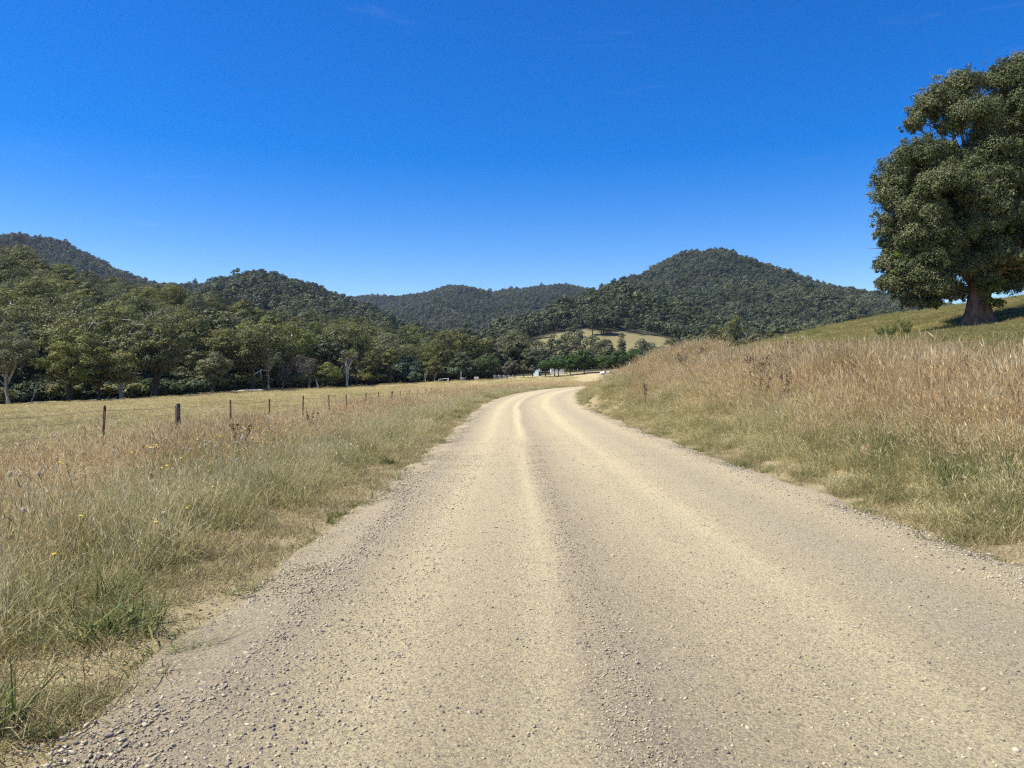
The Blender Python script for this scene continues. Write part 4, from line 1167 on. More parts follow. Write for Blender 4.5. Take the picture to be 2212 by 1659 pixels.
for c, a_ in lims:
    p0 = min(axisp, key=lambda q: np.linalg.norm(c - q) + (3 if q[2] > c[2] + .5 else 0))
    L_ = np.linalg.norm(c - p0)
    if L_ < .5: continue
    mid = (p0 + c) / 2 + np.array([0, 0, .12 * L_]) + rng.normal(0, .08 * L_, 3)
    tb.tube(bez(p0, mid, c, 8), np.linspace(min(.17, .05 + .03 * L_), .03, 8), 5)
    for _ in range(4):
        e = c + rng.normal(0, .6, 3) * a_
        q0 = bez(p0, mid, c, 8)[5]
        tb.tube(bez(q0, (q0 + e) / 2 + rng.normal(0, .1, 3), e, 5), np.linspace(.05, .012, 5), 4)
tb.build('trunk', M['bark_big'], big, smooth=True)
cm.build('crown', M['bigtree'], big)
tag(cy.build('leafy_shoots', M['bigbright'], big), 'fresh bright green shoots on the lower boughs')

# ------------------------------------------------------------------ hill forests, uncountable: one object per hill side
objs = []
for q in range(7):
    b_ = MB(); Hh = 1.0
    Wd = rng.uniform(.5, .75)
    for c in pick_pads(11, Wd * .75, .32, .92, .13, False, .2):
        pad_leaves(b_, c, Wd * .2, 26, (.115, .075), rng.uniform(.2, .8), .7, -.5)
    b_.tube([(0, 0, -.1), (.01, 0, .3), (.02, .01, .75)], [.022, .018, .008], 5, val=.95 if q % 2 else .5)
    objs.append(b_.build('hill_gum', M['hill'], link=False))
KH = proto_collection('hill_gum_kinds', objs)
names = {'west': ('hill_forest', 'dense blue-grey forest covering the far left hill'), 'dome': ('hill_forest', 'dense green-grey forest covering the domed hill left of centre'),
         'centre': ('hill_forest', 'hazy blue forest covering the most distant centre hills'), 'peak': ('hill_forest', 'dense forest covering the tall pointed hill on the right'),
         'shoulder': ('hill_forest', 'olive forest covering the lower spur before the pointed hill')}
rkeys = list(RIDGES)
for key, (nm, lb) in names.items():
    r = RIDGES[key]; ri = rkeys.index(key)
    lo_, hi_ = max(r['px'][0], -140), min(r['px'][-1], 2360)
    sp = {'west': 6.8, 'dome': 6.0, 'centre': 8.4, 'peak': 6.8, 'shoulder': 6.2}[key]
    dmean = float(r['dc'].mean()); dfm = float(r['df'].min())
    area = (hi_ - lo_) / F * (dmean + dfm) / 2 * (dmean - dfm + 40)
    n = int(area / (sp * sp) * 1.25)
    px_ = rng.uniform(lo_, hi_, n)
    dc = np.interp(px_, r['px'], r['dc']); df = np.interp(px_, r['px'], r['df'])
    lo2, hi2 = df - 6, dc + 25
    d_ = np.sqrt(lo2 ** 2 + rng.uniform(0, 1, n) * (hi2 ** 2 - lo2 ** 2))
    x_ = (px_ - CX) / F * d_
    # jittered spacing: drop points that crowd an occupied cell
    cell = {}
    keep = np.zeros(n, bool)
    ci_, cj_ = np.floor(x_ / (sp * .8)).astype(int), np.floor(d_ / (sp * .8)).astype(int)
    for q in range(n):
        kk = (ci_[q], cj_[q])
        if kk not in cell:
            cell[kk] = 1; keep[q] = True
    x_, d_, px_ = x_[keep], d_[keep], px_[keep]
    z_, ow, _, _ = ground_z(x_, d_, True)
    z_ = mesh_z(x_, d_)
    k_ = (ow == ri) & (clearing(px_, d_) < .3 + .2 * rng.uniform(0, 1, len(px_)) + .8 * (rng.uniform(0, 1, len(px_)) < .035))
    thin = wob(x_, d_, .02 * 900 / dmean, 8)
    k_ &= rng.uniform(0, 1, len(x_)) < .96 - .12 * (thin > .5)
    x_, d_, z_ = x_[k_], d_[k_], z_[k_]
    n = len(x_)
    h_ = np.clip(rng.normal(12.5 if key in ('west', 'centre', 'peak') else 11.5, 3.2, n), 6, 24)
    h_ = h_ * (1 + .3 * wob(x_, d_, .03, 6) + .25 * (rng.uniform(0, 1, n) < .06))
    w_ = h_ * rng.uniform(.75, 1.4, n)
    scatter(nm, np.stack([x_, d_, z_ - .4], 1), np.stack([rng.normal(0, .05, n), rng.normal(0, .05, n), rng.uniform(0, 6.28, n)], 1), np.stack([w_, w_, h_], 1), rng.integers(0, 7, n), KH, lb, 'forest')
    print('forest', key, n)
# scrub under and between the gums of the left slope
n = 5200
px_ = rng.uniform(-150, 1060, n); d_ = DL(px_) + 6 + rng.uniform(0, 1, n) * (np.interp(px_, RIDGES['slope']['px'], RIDGES['slope']['dc']) - DL(px_) + 5)
x_ = (px_ - CX) / F * d_; h_ = rng.uniform(2.2, 5.2, n)
scatter('undergrowth', np.stack([x_, d_, ground_z(x_, d_) - h_ * .34], 1), np.stack([0 * h_, 0 * h_, rng.uniform(0, 6.28, n)], 1), np.stack([h_ * 1.4, h_ * 1.4, h_], 1), rng.integers(0, 7, n), KH, 'low olive scrub filling the floor of the left wooded slope', 'undergrowth')
# wood continuing on the valley floor between the slope and the hills
n = 3600
px_ = rng.uniform(560, 1900, n); d_ = rng.uniform(232, 520, n)
x_ = (px_ - CX) / F * d_
z_, ow, S_, L_ = ground_z(x_, d_, True)
k_ = (clearing(px_, d_) < .2) & ((ow < 0) | (ow == rkeys.index('shoulder'))) & ~((px_ > 1130) & (px_ < 1480) & (d_ > 330)) & ((px_ < 1040) | (d_ > 234)) & ((px_ > 1040) | (d_ > 250)) & ~((px_ > 1020) & (px_ < 1100) & (d_ > 330))
x_, d_, z_ = x_[k_], d_[k_], z_[k_]; n = len(x_)
h_ = np.where((px_[k_] > 1040) & (d_ < 330), rng.uniform(4, 7.5, n), rng.uniform(8, 14, n))
scatter('valley_wood', np.stack([x_, d_, z_ - .3], 1), np.stack([0 * h_, 0 * h_, rng.uniform(0, 6.28, n)], 1), np.stack([h_, h_, h_], 1), rng.integers(0, 7, n), KH, 'mixed wood filling the valley floor behind the sheds and yards', 'wood')

# ------------------------------------------------------------------ fences
fence = thing('wire_fence', 'post and wire fence along the left verge with rusty steel posts', 'fence', (0, 0, 0))
tops = []
steel_me = wood_me = None
plist = [-330, -47, 220, 385, 499, 582, 653, 711, 750, 789, 817, 845, 865, 885, 903, 919, 933]
for q, px_ in enumerate(plist):
    d_ = 16610.0 / (1150 - px_)
    x = (px_ - CX) / F * d_; z = gz(x, d_)
    b_ = MB()
    if px_ == 385 or q in (11,):
        b_.tube([(0, 0, -.3), (0, 0, .5), (.01, 0, 1.14), (.012, 0, 1.16)], [.064, .064, .06, .045], 10)
        for k in range(8):
            b_.tube([(.06 * math.cos(k * .8), .06 * math.sin(k * .8), -.2), (.062 * math.cos(k * .8 + .1), .062 * math.sin(k * .8 + .1), 1.15 - .05 * (k % 3))], [.014, .012], 5)
        o = b_.build('wooden_post', M['postwood'], fence)
        tp = 1.14
    else:
        # star picket: three flanges
        for a_ in (0.2, 2.3, 4.4):
            c_, s_ = math.cos(a_) * .034, math.sin(a_) * .034
            px2, py2 = -math.sin(a_) * .006, math.cos(a_) * .006
            v = []
            for zz in (-.3, 1.17):
                v += [(px2, py2, zz), (c_ + px2, s_ + py2, zz), (c_ - px2, s_ - py2, zz), (-px2, -py2, zz)]
            b_.quads(v, [(0, 1, 5, 4), (1, 2, 6, 5), (2, 3, 7, 6), (4, 5, 6, 7)])
        o = b_.build('steel_post', M['rust'], fence)
        tp = 1.12
    o.location = (x, d_, z); o.rotation_euler = (rng.normal(0, .02), rng.normal(0, .025), 0)
    tops.append((x, d_, z))
tops = np.array(tops)
for hgt in (.35, .62, .86, 1.06):
    b_ = MB()
    pth = []
    for q in range(len(tops) - 1):
        for t in np.linspace(0, 1, 6)[:-1]:
            p_ = tops[q] * (1 - t) + tops[q + 1] * t
            pth.append(p_ + np.array([0, 0, hgt - .05 * t * (1 - t) * 4 * .6]))
    pth.append(tops[-1] + np.array([0, 0, hgt]))
    b_.tube(pth, .0035, 4); b_.build('wire', M['wire'], fence)

rf = thing('wire_fence', 'fence of pale grey wooden posts on top of the right bank', 'fence', (0, 0, 0))
rp = []
for px_, top_, d_, w_ in ((1500, 748, 45, .085), (1431, 758, 52, .06), (1423, 757, 50, .075), (1360, 782, 78, .06)):
    x = (px_ - CX) / F * d_; z = gz(x, d_); zt = EYE + (HY - top_) / F * d_
    b_ = MB(); hh = max(zt - z, .9)
    ln_ = -.07 if px_ == 1500 else .01
    b_.tube([(0, 0, -.3), (ln_ * .4, 0, hh * .5), (ln_, 0, hh - .02), (ln_, 0, hh)], [w_, w_ * .97, w_ * .93, w_ * .7], 10)
    for k in range(5):
        b_.tube([(w_ * math.cos(k * 1.3), w_ * math.sin(k * 1.3), 0), (ln_ + w_ * .95 * math.cos(k * 1.3 + .1), w_ * .95 * math.sin(k * 1.3 + .1), hh - .05 * k)], [.012, .008], 4)
    o = b_.build('wooden_post', M['palepost'], rf); o.location = (x, d_, z); rp.append(np.array((x, d_, z, hh)))
for fr in (.55, .85):
    b_ = MB(); b_.tube([q[:3] + np.array([0, 0, q[3] * fr]) for q in rp], .004, 4); b_.build('wire', M['wire'], rf)

# ------------------------------------------------------------------ yards, sheds and small things
def spot(px_, dd=0, d=None):
    d_ = d if d is not None else float(DL(px_)) + dd
    x = (px_ - CX) / F * d_
    return x, d_, gz(x, d_)


x, y, z = spot(930 + 36, -4)
r_ = thing('rail_barrier', 'low white painted rail on short legs at the paddock edge', 'rail', (x - 1.0, y, z))
b_ = MB(); b_.tube([(-1.35, 0, .62), (0, .05, .76), (1.35, .1, .92)], .065, 8); b_.build('rail', M['whitepaint'], r_)
for xx, zz in ((-1.3, .62), (1.3, .92)):
    b_ = MB(); b_.tube([(xx, .03, -.2), (xx, .03, zz)], .05, 6); b_.build('leg', M['whitepaint'], r_)
b_ = MB(); b_.tube([(.95, .05, .0), (1.3, .08, .8)], .045, 6); b_.build('brace', M['whitepaint'], r_)
x, y, z = spot(999, -4)
r_ = thing('gate', 'small grey metal gate with a diagonal brace near the dark round tree', 'gate', (x, y, z))
b_ = MB()
for zz in (.25, .55, .95): b_.tube([(-.55, 0, zz), (.85, 0, zz + .04)], .025, 6)
for xx in (.85, .2): b_.tube([(xx, 0, .25), (xx, 0, .98)], .025, 6)
b_.build('bars', M['galv'], r_)
b_ = MB(); b_.tube([(-.5, 0, .9), (.82, 0, .28)], .03, 6); b_.build('brace', M['whitepaint'], r_)
b_ = MB(); b_.tube([(-.6, 0, -.2), (-.6, 0, 1.1), (-.6, 0, 1.15)], [.08, .08, .05], 8); b_.build('gate_post', M['palepost'], r_)
x, y, z = spot(996, -3)
tag((lambda b_: (b_.tube([(0, 0, -.2), (.03, 0, 1.2), (.0, 0, 2.6)], [.13, .12, .1], 8), b_.build('strainer_post', M['palepost']))[1])(MB()), 'tall weathered strainer post rising beside the small metal gate', 'post').location = (x, y, z)
x, y, z = spot(1029, -4)
r_ = thing('wooden_pen', 'little pen of upright grey boards beside the dark round tree', 'pen', (x, y, z))
for side_, (ax, ay, bx2, by2) in enumerate(((-.6, 0, .6, 0), (.6, 0, .6, 1.1), (-.6, 1.1, .6, 1.1), (-.6, 0, -.6, 1.1))):
    b_ = MB()
    for k in range(6):
        t = (k + .5) / 6; xx, yy = ax + (bx2 - ax) * t, ay + (by2 - ay) * t
        hh = 1.12 + .04 * math.sin(k * 2.1 + side_)
        if ay == by2: b_.box((xx - .09, yy - .012, -.1), (xx + .09, yy + .012, hh))
        else: b_.box((xx - .012, yy - .08, -.1), (xx + .012, yy + .08, hh))
    b_.build('board_panel', M['greyboard'], r_)
x, y, z = spot(1092, -3)
r_ = thing('stockyard_fence', 'galvanised rail stockyard fence beside the brown twiggy trees', 'fence', (x, y, z))
for sec in range(4):
    b_ = MB(); x0 = -3.2 + sec * 1.3
    for zz in (.25, .5, .75, 1.0): b_.tube([(x0 + .04, 0, zz + .02 * sec), (x0 + 1.26, .05, zz + .02 * sec + .02)], .024, 6)
    b_.build('rail_panel', M['galv'], r_)
for sec in range(5):
    b_ = MB(); x0 = -3.2 + sec * 1.3; b_.tube([(x0, .02, -.2), (x0, .02, 1.2)], .04, 6); b_.build('post', M['galv'], r_)


def shed(name, label, px_, dd, W_, D_, Hw, Hr, wallm, sidem, roofm, bays=0, rz=0.0):
    x, y, z = spot(px_, dd)
    r_ = thing(name, label, 'shed', (x, y, z), rz)
    b_ = MB()
    n = max(6, int(W_ / .16))
    xs = np.linspace(-W_ / 2, W_ / 2, n * 2 + 1)
    v = []
    for k, xx in enumerate(xs):
        dy_ = -.014 if k % 2 else 0
        top = Hw + (Hr - Hw) * (1 - abs(xx) / (W_ / 2)) if bays == 0 else Hw
        v += [(xx, dy_, -.2), (xx, dy_, top)]
    b_.quads(v, [(2 * k, 2 * k + 2, 2 * k + 3, 2 * k + 1) for k in range(len(xs) - 1)])
    b_.build('front_wall', M[wallm], r_)
    for xx in (-W_ / 2, W_ / 2):
        b_ = MB(); b_.box((xx - .02, .016, -.2), (xx + .02, D_, Hw)); b_.build('side_wall', M[sidem], r_)
    b_ = MB(); b_.box((-W_ / 2 + .03, D_ - .04, -.2), (W_ / 2 - .03, D_, Hw)); b_.build('rear_wall', M[sidem], r_)
    b_ = MB()
    if bays == 0:
        for sgn in (-1, 1):
            b_.quads([(0, -.08, Hr + .03), (sgn * (W_ / 2 + .08), -.08, Hw - .02), (sgn * (W_ / 2 + .08), D_ + .05, Hw - .02), (0, D_ + .05, Hr + .03), (0, -.08, Hr + .06), (sgn * (W_ / 2 + .08), -.08, Hw + .01), (sgn * (W_ / 2 + .08), D_ + .05, Hw + .01), (0, D_ + .05, Hr + .06)],
                     [(0, 1, 2, 3), (4, 5, 6, 7), (0, 1, 5, 4), (1, 2, 6, 5), (2, 3, 7, 6)])
    else:
        b_.quads([(-W_ / 2 - .1, -.12, Hw + .02), (W_ / 2 + .1, -.12, Hw + .02), (W_ / 2 + .1, D_ + .1, Hr), (-W_ / 2 - .1, D_ + .1, Hr), (-W_ / 2 - .1, -.12, Hw + .06), (W_ / 2 + .1, -.12, Hw + .06), (W_ / 2 + .1, D_ + .1, Hr + .04), (-W_ / 2 - .1, D_ + .1, Hr + .04)],
                 [(0, 3, 2, 1), (4, 5, 6, 7), (0, 1, 5, 4), (1, 2, 6, 5), (2, 3, 7, 6), (3, 0, 4, 7)])
    b_.build('roof', M[roofm], r_)
    for k in range(bays):
        b_ = MB(); xx = -W_ / 2 + (k + .5) * W_ / bays
        b_.box((xx - .03, -.035, -.1), (xx + .03, -.016, Hw - .02)); b_.build('door_frame', M['galv'], r_)
    return r_


shed('garden_shed', 'small pale blue gabled shed with dull green side among the orchard trees', 1158, 4, 1.5, 2.4, 1.35, 1.75, 'bluewhite', 'greensheet', 'bluewhite', 0, -.35)
shed('white_shed', 'long low white shed half hidden behind thin dark tree trunks', 1204, 6, 3.9, 2.6, 1.75, 2.0, 'whitepaint', 'whitepaint', 'galv', 3)
x, y, z = spot(1180, 0)
tag((lambda b_: (b_.tube([(-.5, 0, -.05), (-.1, 0, .5), (.3, 0, .95)], [.06, .055, .05], 8), b_.build('leaning_pole', M['deadwood']))[1])(MB()), 'pale pole leaning against the low tree between the sheds', 'pole').location = (x - 1.0, y - 2.5, z)
# parked car seen end-on below the green trees
x, y, z = spot(1266, 70)
car = thing('parked_car', 'dark blue car parked under the green trees, half hidden by grass', 'car', (x, y, z), .05)
def loft(b_, secs):
    for (a_, c_) in zip(secs[:-1], secs[1:]):
        b_.quads(list(a_) + list(c_), [(k, (k + 1) % len(a_), (k + 1) % len(a_) + len(a_), k + len(a_)) for k in range(len(a_))])
def sec(y_, w_, z0, z1, top):
    return [(-w_, y_, z0), (w_, y_, z0), (w_ * 1.04, y_, (z0 + z1) / 2), (w_ * top, y_, z1), (-w_ * top, y_, z1), (-w_ * 1.04, y_, (z0 + z1) / 2)]
b_ = MB(); loft(b_, [sec(0, .3, .5, .6, .9), sec(.02, .74, .32, .85, .92), sec(.6, .82, .28, .98, .92), sec(3.4, .82, .28, .95, .92), sec(4.2, .76, .3, .8, .92), sec(4.3, .3, .5, .6, .9)]); b_.build('body', M['carpaint'], car, smooth=False)
b_ = MB(); loft(b_, [sec(.3, .3, .98, .99, 1), sec(.35, .7, .96, 1.0, .98), sec(.75, .66, .96, 1.42, .84), sec(2.3, .66, .96, 1.44, .84), sec(3.1, .72, .94, .98, 1)]); b_.build('cabin', M['carglass'], car)
b_ = MB(); b_.box((-.54, .8, 1.425), (.54, 2.25, 1.47)); b_.build('roof', M['carpaint'], car)
for sx_ in (-.78, .78):
    for sy_ in (.85, 3.3):
        b_ = MB(); b_.tube([(sx_ - .1, sy_, .31), (sx_ + .1, sy_, .31)], .31, 14); b_.build('wheel', M['rubber'], car)
for sx_ in (-.6, .6):
    b_ = MB(); b_.box((sx_ - .13, -.01, .62), (sx_ + .13, .03, .78)); b_.build('headlight', M['whitepaint'], car)
# fallen log
x, y, z = spot(538, -3)
log = tag((lambda b_: (b_.tube([(-3.0, 0, -.05), (-2.2, .1, .12), (-.5, 0, .25), (1.2, .05, .28), (2.6, 0, .3)], [.1, .17, .2, .22, .2], 10), b_.tube([(-2.2, 0, .1), (-2.9, -.5, .2), (-3.6, -.6, .1)], [.1, .07, .03], 6), b_.build('fallen_log', M['deadwood'], smooth=True))[2])(MB()), 'bleached fallen log lying at the paddock edge below the tall straight gum', 'log')
log.location = (x, y, z)
for px_, L_, lb in ((228, 1.1, 'short white broken branch lying by the low dark-trunked gum'), (246, .9, 'white broken branch lying left of the white-trunked gum')):
    x, y, z = spot(px_, -2)
    o = tag((lambda b_: (b_.tube([(-L_ * .5, 0, -.05), (0, 0, .3), (L_ * .45, .1, .75)], [.1, .09, .05], 7), b_.build('fallen_branch', M['deadwood']))[1])(MB()), lb, 'branch'); o.location = (x, y, z)


def rock(name, label, x, y, z, r, mat, sq=.7):
    b_ = MB(); nu, nv = 14, 9
    T_, Pp = np.meshgrid(np.linspace(0, 2 * math.pi, nu, endpoint=False), np.linspace(-math.pi / 2, math.pi / 2, nv), indexing='ij')
    rr = r * (1 + .14 * np.sin(T_ * 2 + r * 9) * np.cos(Pp) + .1 * np.sin(Pp * 4 + T_ * 3) + rng.normal(0, .06, T_.shape))
    v_ = np.stack([rr * np.cos(T_) * np.cos(Pp), rr * np.sin(T_) * np.cos(Pp) * .85, rr * np.sin(Pp) * sq], -1); v_[:, 0] = v_[0, 0]; v_[:, -1] = v_[0, -1]
    b_.quads(v_.reshape(-1, 3), [(a_ * nv + c_, ((a_ + 1) % nu) * nv + c_, ((a_ + 1) % nu) * nv + c_ + 1, a_ * nv + c_ + 1) for a_ in range(nu) for c_ in range(nv - 1)])
    o = b_.build(name, M[mat]); o.location = (x, y, z); return tag(o, label, 'rock')


x, y = (1872 - CX) / F * 13.6, 13.6
rock('rock', 'orange-tan rock sitting in the grass of the right bank', x, y, gz(x, y) + .1, .13, 'rock', 1.2)
for px_, r_, dz, lb in ((1302, .3, .85, 'larger chalky white rock on the brow of the tall grass bank'), (1314, .2, 1.0, 'smaller chalky white rock right of the larger one on the bank brow')):
    d_ = 84.0; x = (px_ - CX) / F * d_; zt = EYE + (HY - 803) / F * d_
    rock('rock', lb, x, d_, zt - .15 + (dz - .9) * .6, r_, 'whiterock')

# dead thistles and dock stalks
def thistle(b_, H_, nb):
    for k in range(nb):
        a_ = rng.uniform(0, 6.28); l_ = H_ * rng.uniform(.25, .55); z0 = H_ * rng.uniform(.25, .85)
        p0 = np.array([0, 0, z0]); e = p0 + np.array([math.cos(a_) * l_ * .6, math.sin(a_) * l_ * .6, l_ * .7])
        b_.tube(bez(p0, (p0 + e) / 2 + np.array([math.cos(a_), math.sin(a_), 0]) * l_ * .2, e, 5), np.linspace(.008, .004, 5), 4, val=.3)
        yield e
GT = 'dead thistles on the right bank'
for q, (px_, py_, d_, H_, lb) in enumerate(((1722, 742, 26, 1.3, 'tallest dead thistle with pale shrivelled heads, against the green paddock'), (1765, 750, 25, 1.25, 'broad dead thistle clump right of the tallest thistle'), (1704, 762, 24.5, 1.1, 'dark dead thistle at the left foot of the tallest thistle'), (1512, 757, 43, 1.35, 'dead thistle with pale heads just right of the lone post'),
                                           (1478, 764, 42, 1.2, 'dead thistle just left of the lone wooden post'), (1462, 767, 42, 1.1, 'dead thistle with pale heads between the posts'), (1445, 768, 43, 1.1, 'dead thistle right of the pair of posts'), (1538, 768, 40, 1.1, 'dead thistle where the green paddock line begins'), (1590, 772, 32, 1.1, 'dead thistle left of the tallest thistle, lower on the bank'), (1640, 770, 26, 1.15, 'dead brown thistle midway along the bank top'))):
    x = (px_ - CX) / F * d_; zt = EYE + (HY - py_) / F * d_; z = gz(x, d_); H_ = float(np.clip(zt - z + .12, .7, 1.9))
    r_ = thing('thistle_plant', lb, 'thistle', (x, d_, z), rng.uniform(0, 6.28), GT)
    b_, lf, hd = MB(), MB(), MB()
    nst = 4 if q < 3 else 3
    for s_ in range(nst):
        a_ = rng.uniform(0, 6.28); o_ = np.array([math.cos(a_), math.sin(a_), 0]) * rng.uniform(.02, .28)
        sb = MB(); ends = list(thistle(sb, H_ * rng.uniform(.75, 1), 7))
        sb.tube([(0, 0, -.1), (.02, 0, H_ * .5), (0, .02, H_ * .9)], [.013, .01, .006], 5, val=.3)
        for v_, f_, aa in zip(sb.v, sb.f, sb.a):
            pass
        off = 0
        for v_, f_, aa in zip(sb.v, sb.f, sb.a):
            b_.quads(v_ + o_, f_ - off, aa); off += len(v_)
        for e in ends:
            pad_leaves(hd, np.array(e) + o_, .035 if q < 3 else .05, 22, (.045, .028), rng.uniform(.2, 1), .9, -1, 0, .5)
            for _ in range(3):
                t_ = rng.uniform(.1, .9); c = np.array([0, 0, H_ * .3]) * (1 - t_) + np.array(e) * t_ + o_
                pad_leaves(lf, c, .1, 9, (.15, .05), rng.uniform(.1, .9), .8, -1, .4, .8)
    b_.build('stems', M['dock'], r_); lf.build('leaves', M['thistle'], r_); hd.build('seed_heads', M['thistlehead'], r_)
for q, (px_, d_, H_, lb) in enumerate(((675, 25, .95, 'dark dead dock stalk in the left verge below the fence'), (522, 16, .9, 'dark thin dock stalk in the tall grass near the wooden post'), (1700, 21, 1.2, 'dark dead dock stalk in the tall grass of the right bank'), (1650, 22.5, 1.0, 'short dark dock stalk low on the right bank'), (1395, 36, 1.2, 'dark dock stalk in the left part of the right bank'), (1330, 52, 1.1, 'small dark dock stalk near the bend on the right'))):
    x = (px_ - CX) / F * d_
    b_ = MB()
    for s_ in range(3):
        lx_ = rng.normal(0, .12, 2)
        pth = [(0, 0, -.1), (lx_[0] * .4, lx_[1] * .4, H_ * .5), (lx_[0], lx_[1], H_ * rng.uniform(.8, 1))]
        b_.tube(pth, [.009, .007, .004], 5, val=.4)
        for _ in range(16):
            t_ = rng.uniform(.45, 1); c = np.array([lx_[0] * t_, lx_[1] * t_, H_ * t_ * .95]) + rng.normal(0, .02, 3)
            pad_leaves(b_, c, .035, 8, (.04, .025), rng.uniform(.2, .9), 1, -1, 0, .8)
    o = b_.build('dock_plant', M['dock'], ); o.location = (x, d_, gz(x, d_)); tag(o, lb, 'weed', 'dead dock stalks in the verges')

# shrubby weeds on the paddock left of the big tree
for px_, py_, d_, H_, lb in ((1925, 722, 48, 1.0, 'ragged green weed on the paddock in front of the tree shadow'), (1958, 716, 48, 1.2, 'taller ragged weed left of the big tree shadow'), (1908, 726, 47, .8, 'lowest ragged weed left of the big tree')):
    x = (px_ - CX) / F * d_
    b_ = MB()
    for s_ in range(9):
        e = np.array([rng.normal(0, .35), rng.normal(0, .3), H_ * rng.uniform(.6, 1)])
        b_.tube(bez((0, 0, -.05), e * np.array([.3, .3, .6]), e, 5), np.linspace(.012, .004, 5), 4, val=.2)
        for t_ in np.linspace(.3, 1, 6):
            pad_leaves(b_, e * t_, .09, 9, (.12, .05), rng.uniform(.1, .6), 1, -1, 0, .8)
    o = b_.build('ragged_weed', M['g_green']); o.location = (x, d_, gz(x, d_)); tag(o, lb, 'weed')

# wild flowers: individual plants, copies share their mesh
def flower_mesh(kind):
    b_ = MB()
    H_ = .5
    b_.tube([(0, 0, -.05), (.02, .01, H_ * .5), (.01, .02, H_)], [.0035, .003, .003], 4, mi=0)
    c = np.array([.01, .02, H_])
    if kind == 'yellow':
        for lay, (r0, zz, npet) in enumerate(((.020, .004, 14), (.013, .009, 9))):
            a_ = np.linspace(0, 6.28, npet, endpoint=False) + lay * .2
            for t in a_:
                d = np.array([math.cos(t), math.sin(t), .1]); s_ = np.array([-math.sin(t), math.cos(t), 0])
                b_.quads([c + np.array([0, 0, zz]), c + d * r0 * .6 + s_ * .003 + np.array([0, 0, zz]), c + d * r0 + np.array([0, 0, zz]), c + d * r0 * .6 - s_ * .003 + np.array([0, 0, zz])], [(0, 1, 2, 3)], mi=1)
    else:
        n = 130
        d = rng.normal(size=(n, 3)); d /= np.linalg.norm(d, axis=1)[:, None]
        b_.leaves(c + d * rng.uniform(.012, .02, n)[:, None], d + rng.normal(0, .3, (n, 3)), np.full((n, 2), .011), np.full(n, .5), mi=1)
    for t in (0.5, 2.4, 4.4):
        b_.quads([(0, 0, 0), (.05 * math.cos(t) - .01, .05 * math.sin(t), .06), (.1 * math.cos(t), .1 * math.sin(t), .05), (.05 * math.cos(t) + .01, .05 * math.sin(t), .06)], [(0, 1, 2, 3)], mi=0)
    return b_


for kind, mat_, nfl, lb, grp in (('yellow', 'yellow', 110, 'small yellow daisy-like flower on a thin stem in the left verge grass', 'yellow wild flowers in the left verge'), ('white', 'fluff', 70, 'fluffy white seed head on a thin stem in the left verge grass', 'white seed heads in the left verge')):
    src = None; made = 0
    while made < nfl:
        if rng.uniform() < .72:
            s = rng.uniform(3.2, 26); l = rng.uniform(-7.8, -4.3)
        else:
            s = rng.normal(13.5, 2.5); l = rng.normal(-6.5, .5)
        i_ = np.interp(s, RS, np.arange(len(RS)))
        x, y = float(np.interp(s, RS, RX) + l), float(np.interp(s, RS, RY))
        if not in_view(np.array([x]), np.array([y]), -.1)[0] or y < 2.8: continue
        sc_ = rng.uniform(.85, 1.2)
        if s < 6 and rng.uniform() < .6: continue
        if src is None:
            src = flower_mesh(kind).build('wild_flower' if kind == 'yellow' else 'seed_head_flower', [M['stem'], M[mat_]]); o = src; tag(o, lb, 'flower', grp)
        else:
            o = src.copy(); COL.objects.link(o)
        o.location = (x, y, gz(x, y)); o.rotation_euler = (rng.normal(0, .15), rng.normal(0, .15), rng.uniform(0, 6.28)); o.scale = (sc_, sc_, sc_ * (.85 + .5 * min(1, max(0, (-l - 4.6) / 1.6))))
        made += 1
for s, l in ((6.5, 5.9), (7.2, 5.6), (8.4, 5.3), (9.0, 6.1)):
    pass

# ------------------------------------------------------------------ air, light, camera
SUN_EL, SUN_AZ = math.radians(57), math.radians(-100)      # azimuth from straight ahead, negative to the left
w = bpy.data.worlds.new('World'); scene.world = w; w.use_nodes = True
nt = w.node_tree; nt.nodes.clear()
out = nt.nodes.new('ShaderNodeOutputWorld'); bg = nt.nodes.new('ShaderNodeBackground')
sky = nt.nodes.new('ShaderNodeTexSky'); sky.sky_type = 'NISHITA'; sky.sun_disc = False
sky.sun_elevation = SUN_EL; sky.sun_rotation = SUN_AZ; sky.altitude = 300; sky.air_density = 1.0; sky.dust_density = 0.0; sky.ozone_density = 1.0
hs = nt.nodes.new('ShaderNodeHueSaturation'); hs.inputs['Saturation'].default_value = 1.64; hs.inputs['Hue'].default_value = .518
nt.links.new(sky.outputs[0], hs.inputs['Color'])
tcw = nd(nt, 'ShaderNodeTexCoord'); mpw = nd(nt, 'ShaderNodeMapping'); mpw.inputs['Scale'].default_value = (2.2, 2.2, 16); mpw.inputs['Rotation'].default_value = (0, .06, 0)
nt.links.new(tcw.outputs['Generated'], mpw.inputs[0])
nw = nd(nt, 'ShaderNodeTexNoise', i_Scale=2.1, i_Detail=6.0, i_Roughness=.62, i_Distortion=.5); nt.links.new(mpw.outputs[0], nw.inputs['Vector'])
wisp = nd(nt, 'ShaderNodeMapRange'); wisp.interpolation_type = 'SMOOTHSTEP'
for k_, v_ in (('From Min', .6), ('From Max', .85), ('To Min', 0.0), ('To Max', .045)): wisp.inputs[k_].default_value = v_
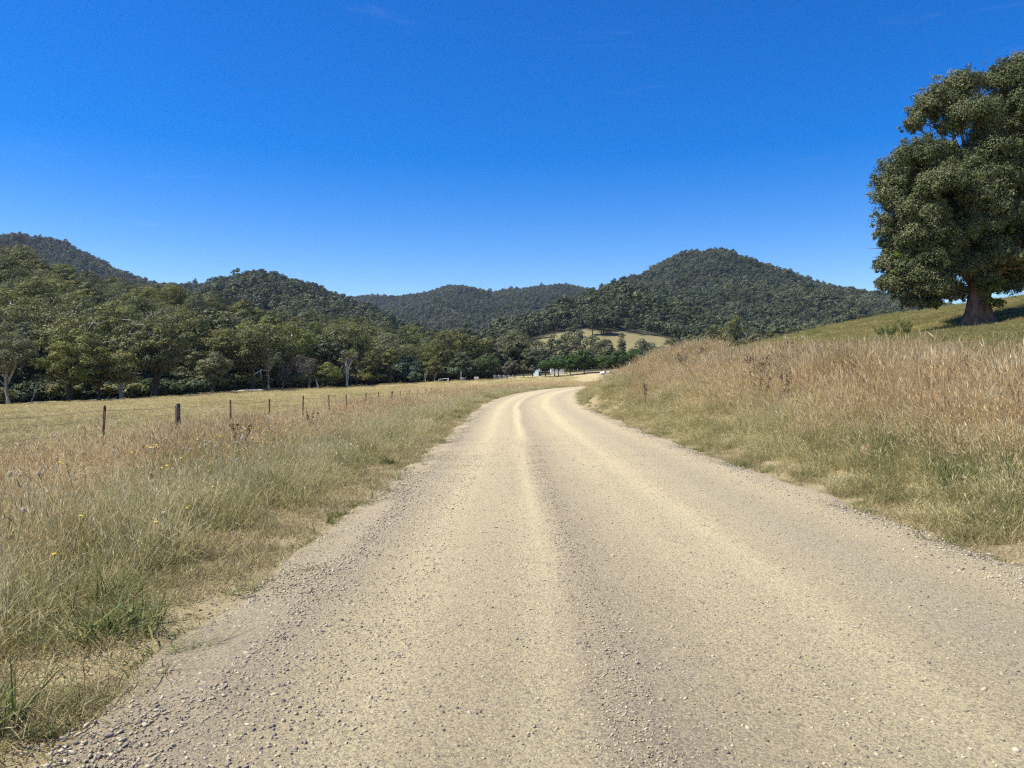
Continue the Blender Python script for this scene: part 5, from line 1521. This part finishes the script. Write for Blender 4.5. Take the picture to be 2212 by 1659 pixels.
nt.links.new(nw.outputs['Fac'], wisp.inputs['Value'])
nt.links.new(mixc(nt, wisp.outputs[0], hs.outputs[0], (5.5, 6.2, 7.0)), bg.inputs['Color'])
bg.inputs['Strength'].default_value = .088
nt.links.new(bg.outputs[0], out.inputs[0])
sd = bpy.data.lights.new('sun', 'SUN'); sd.energy = 4.2; sd.angle = math.radians(.55); sd.color = (1.0, .94, .84)
so = bpy.data.objects.new('sun', sd); COL.objects.link(so)
dirv = Vector((math.sin(SUN_AZ) * math.cos(SUN_EL), math.cos(SUN_AZ) * math.cos(SUN_EL), math.sin(SUN_EL)))
so.rotation_euler = dirv.to_track_quat('Z', 'Y').to_euler(); so.location = dirv * 50

HAZE = 0.000045
if HAZE > 0:
    b_ = MB(); b_.box((-3750, -3750, -60), (3750, 3750, 400))
    m, nt, out = new_mat('valley_air')
    vp = nd(nt, 'ShaderNodeVolumePrincipled'); vp.inputs['Color'].default_value = (.62, .74, 1.0, 1); vp.inputs['Density'].default_value = HAZE; vp.inputs['Anisotropy'].default_value = .2
    nt.links.new(vp.outputs[0], out.inputs['Volume'])
    hz = b_.build('haze', m); tag(hz, 'thin blue air haze filling the valley', 'haze', kind='stuff')

cd = bpy.data.cameras.new('camera'); cd.sensor_width = 36; cd.lens = 36 * F / 2212; cd.clip_start = .05; cd.clip_end = 20000
co = bpy.data.objects.new('camera', cd); COL.objects.link(co)
co.location = (0, 0, EYE); co.rotation_euler = (math.radians(90) + math.atan((HY - 829.5) / F), 0, 0)
scene.camera = co
scene.view_settings.view_transform = 'Standard'; scene.view_settings.look = 'None'
scene.view_settings.exposure = 1.0; scene.view_settings.gamma = 1.0
scene.render.engine = 'CYCLES'
scene.cycles.use_denoising = False
scene.cycles.filter_width = 1.25
scene.cycles.max_bounces = 6; scene.cycles.diffuse_bounces = 3; scene.cycles.glossy_bounces = 2; scene.cycles.transmission_bounces = 3; scene.cycles.volume_bounces = 0
scene.cycles.use_adaptive_sampling = False
scene.cycles.sample_clamp_indirect = 4.0
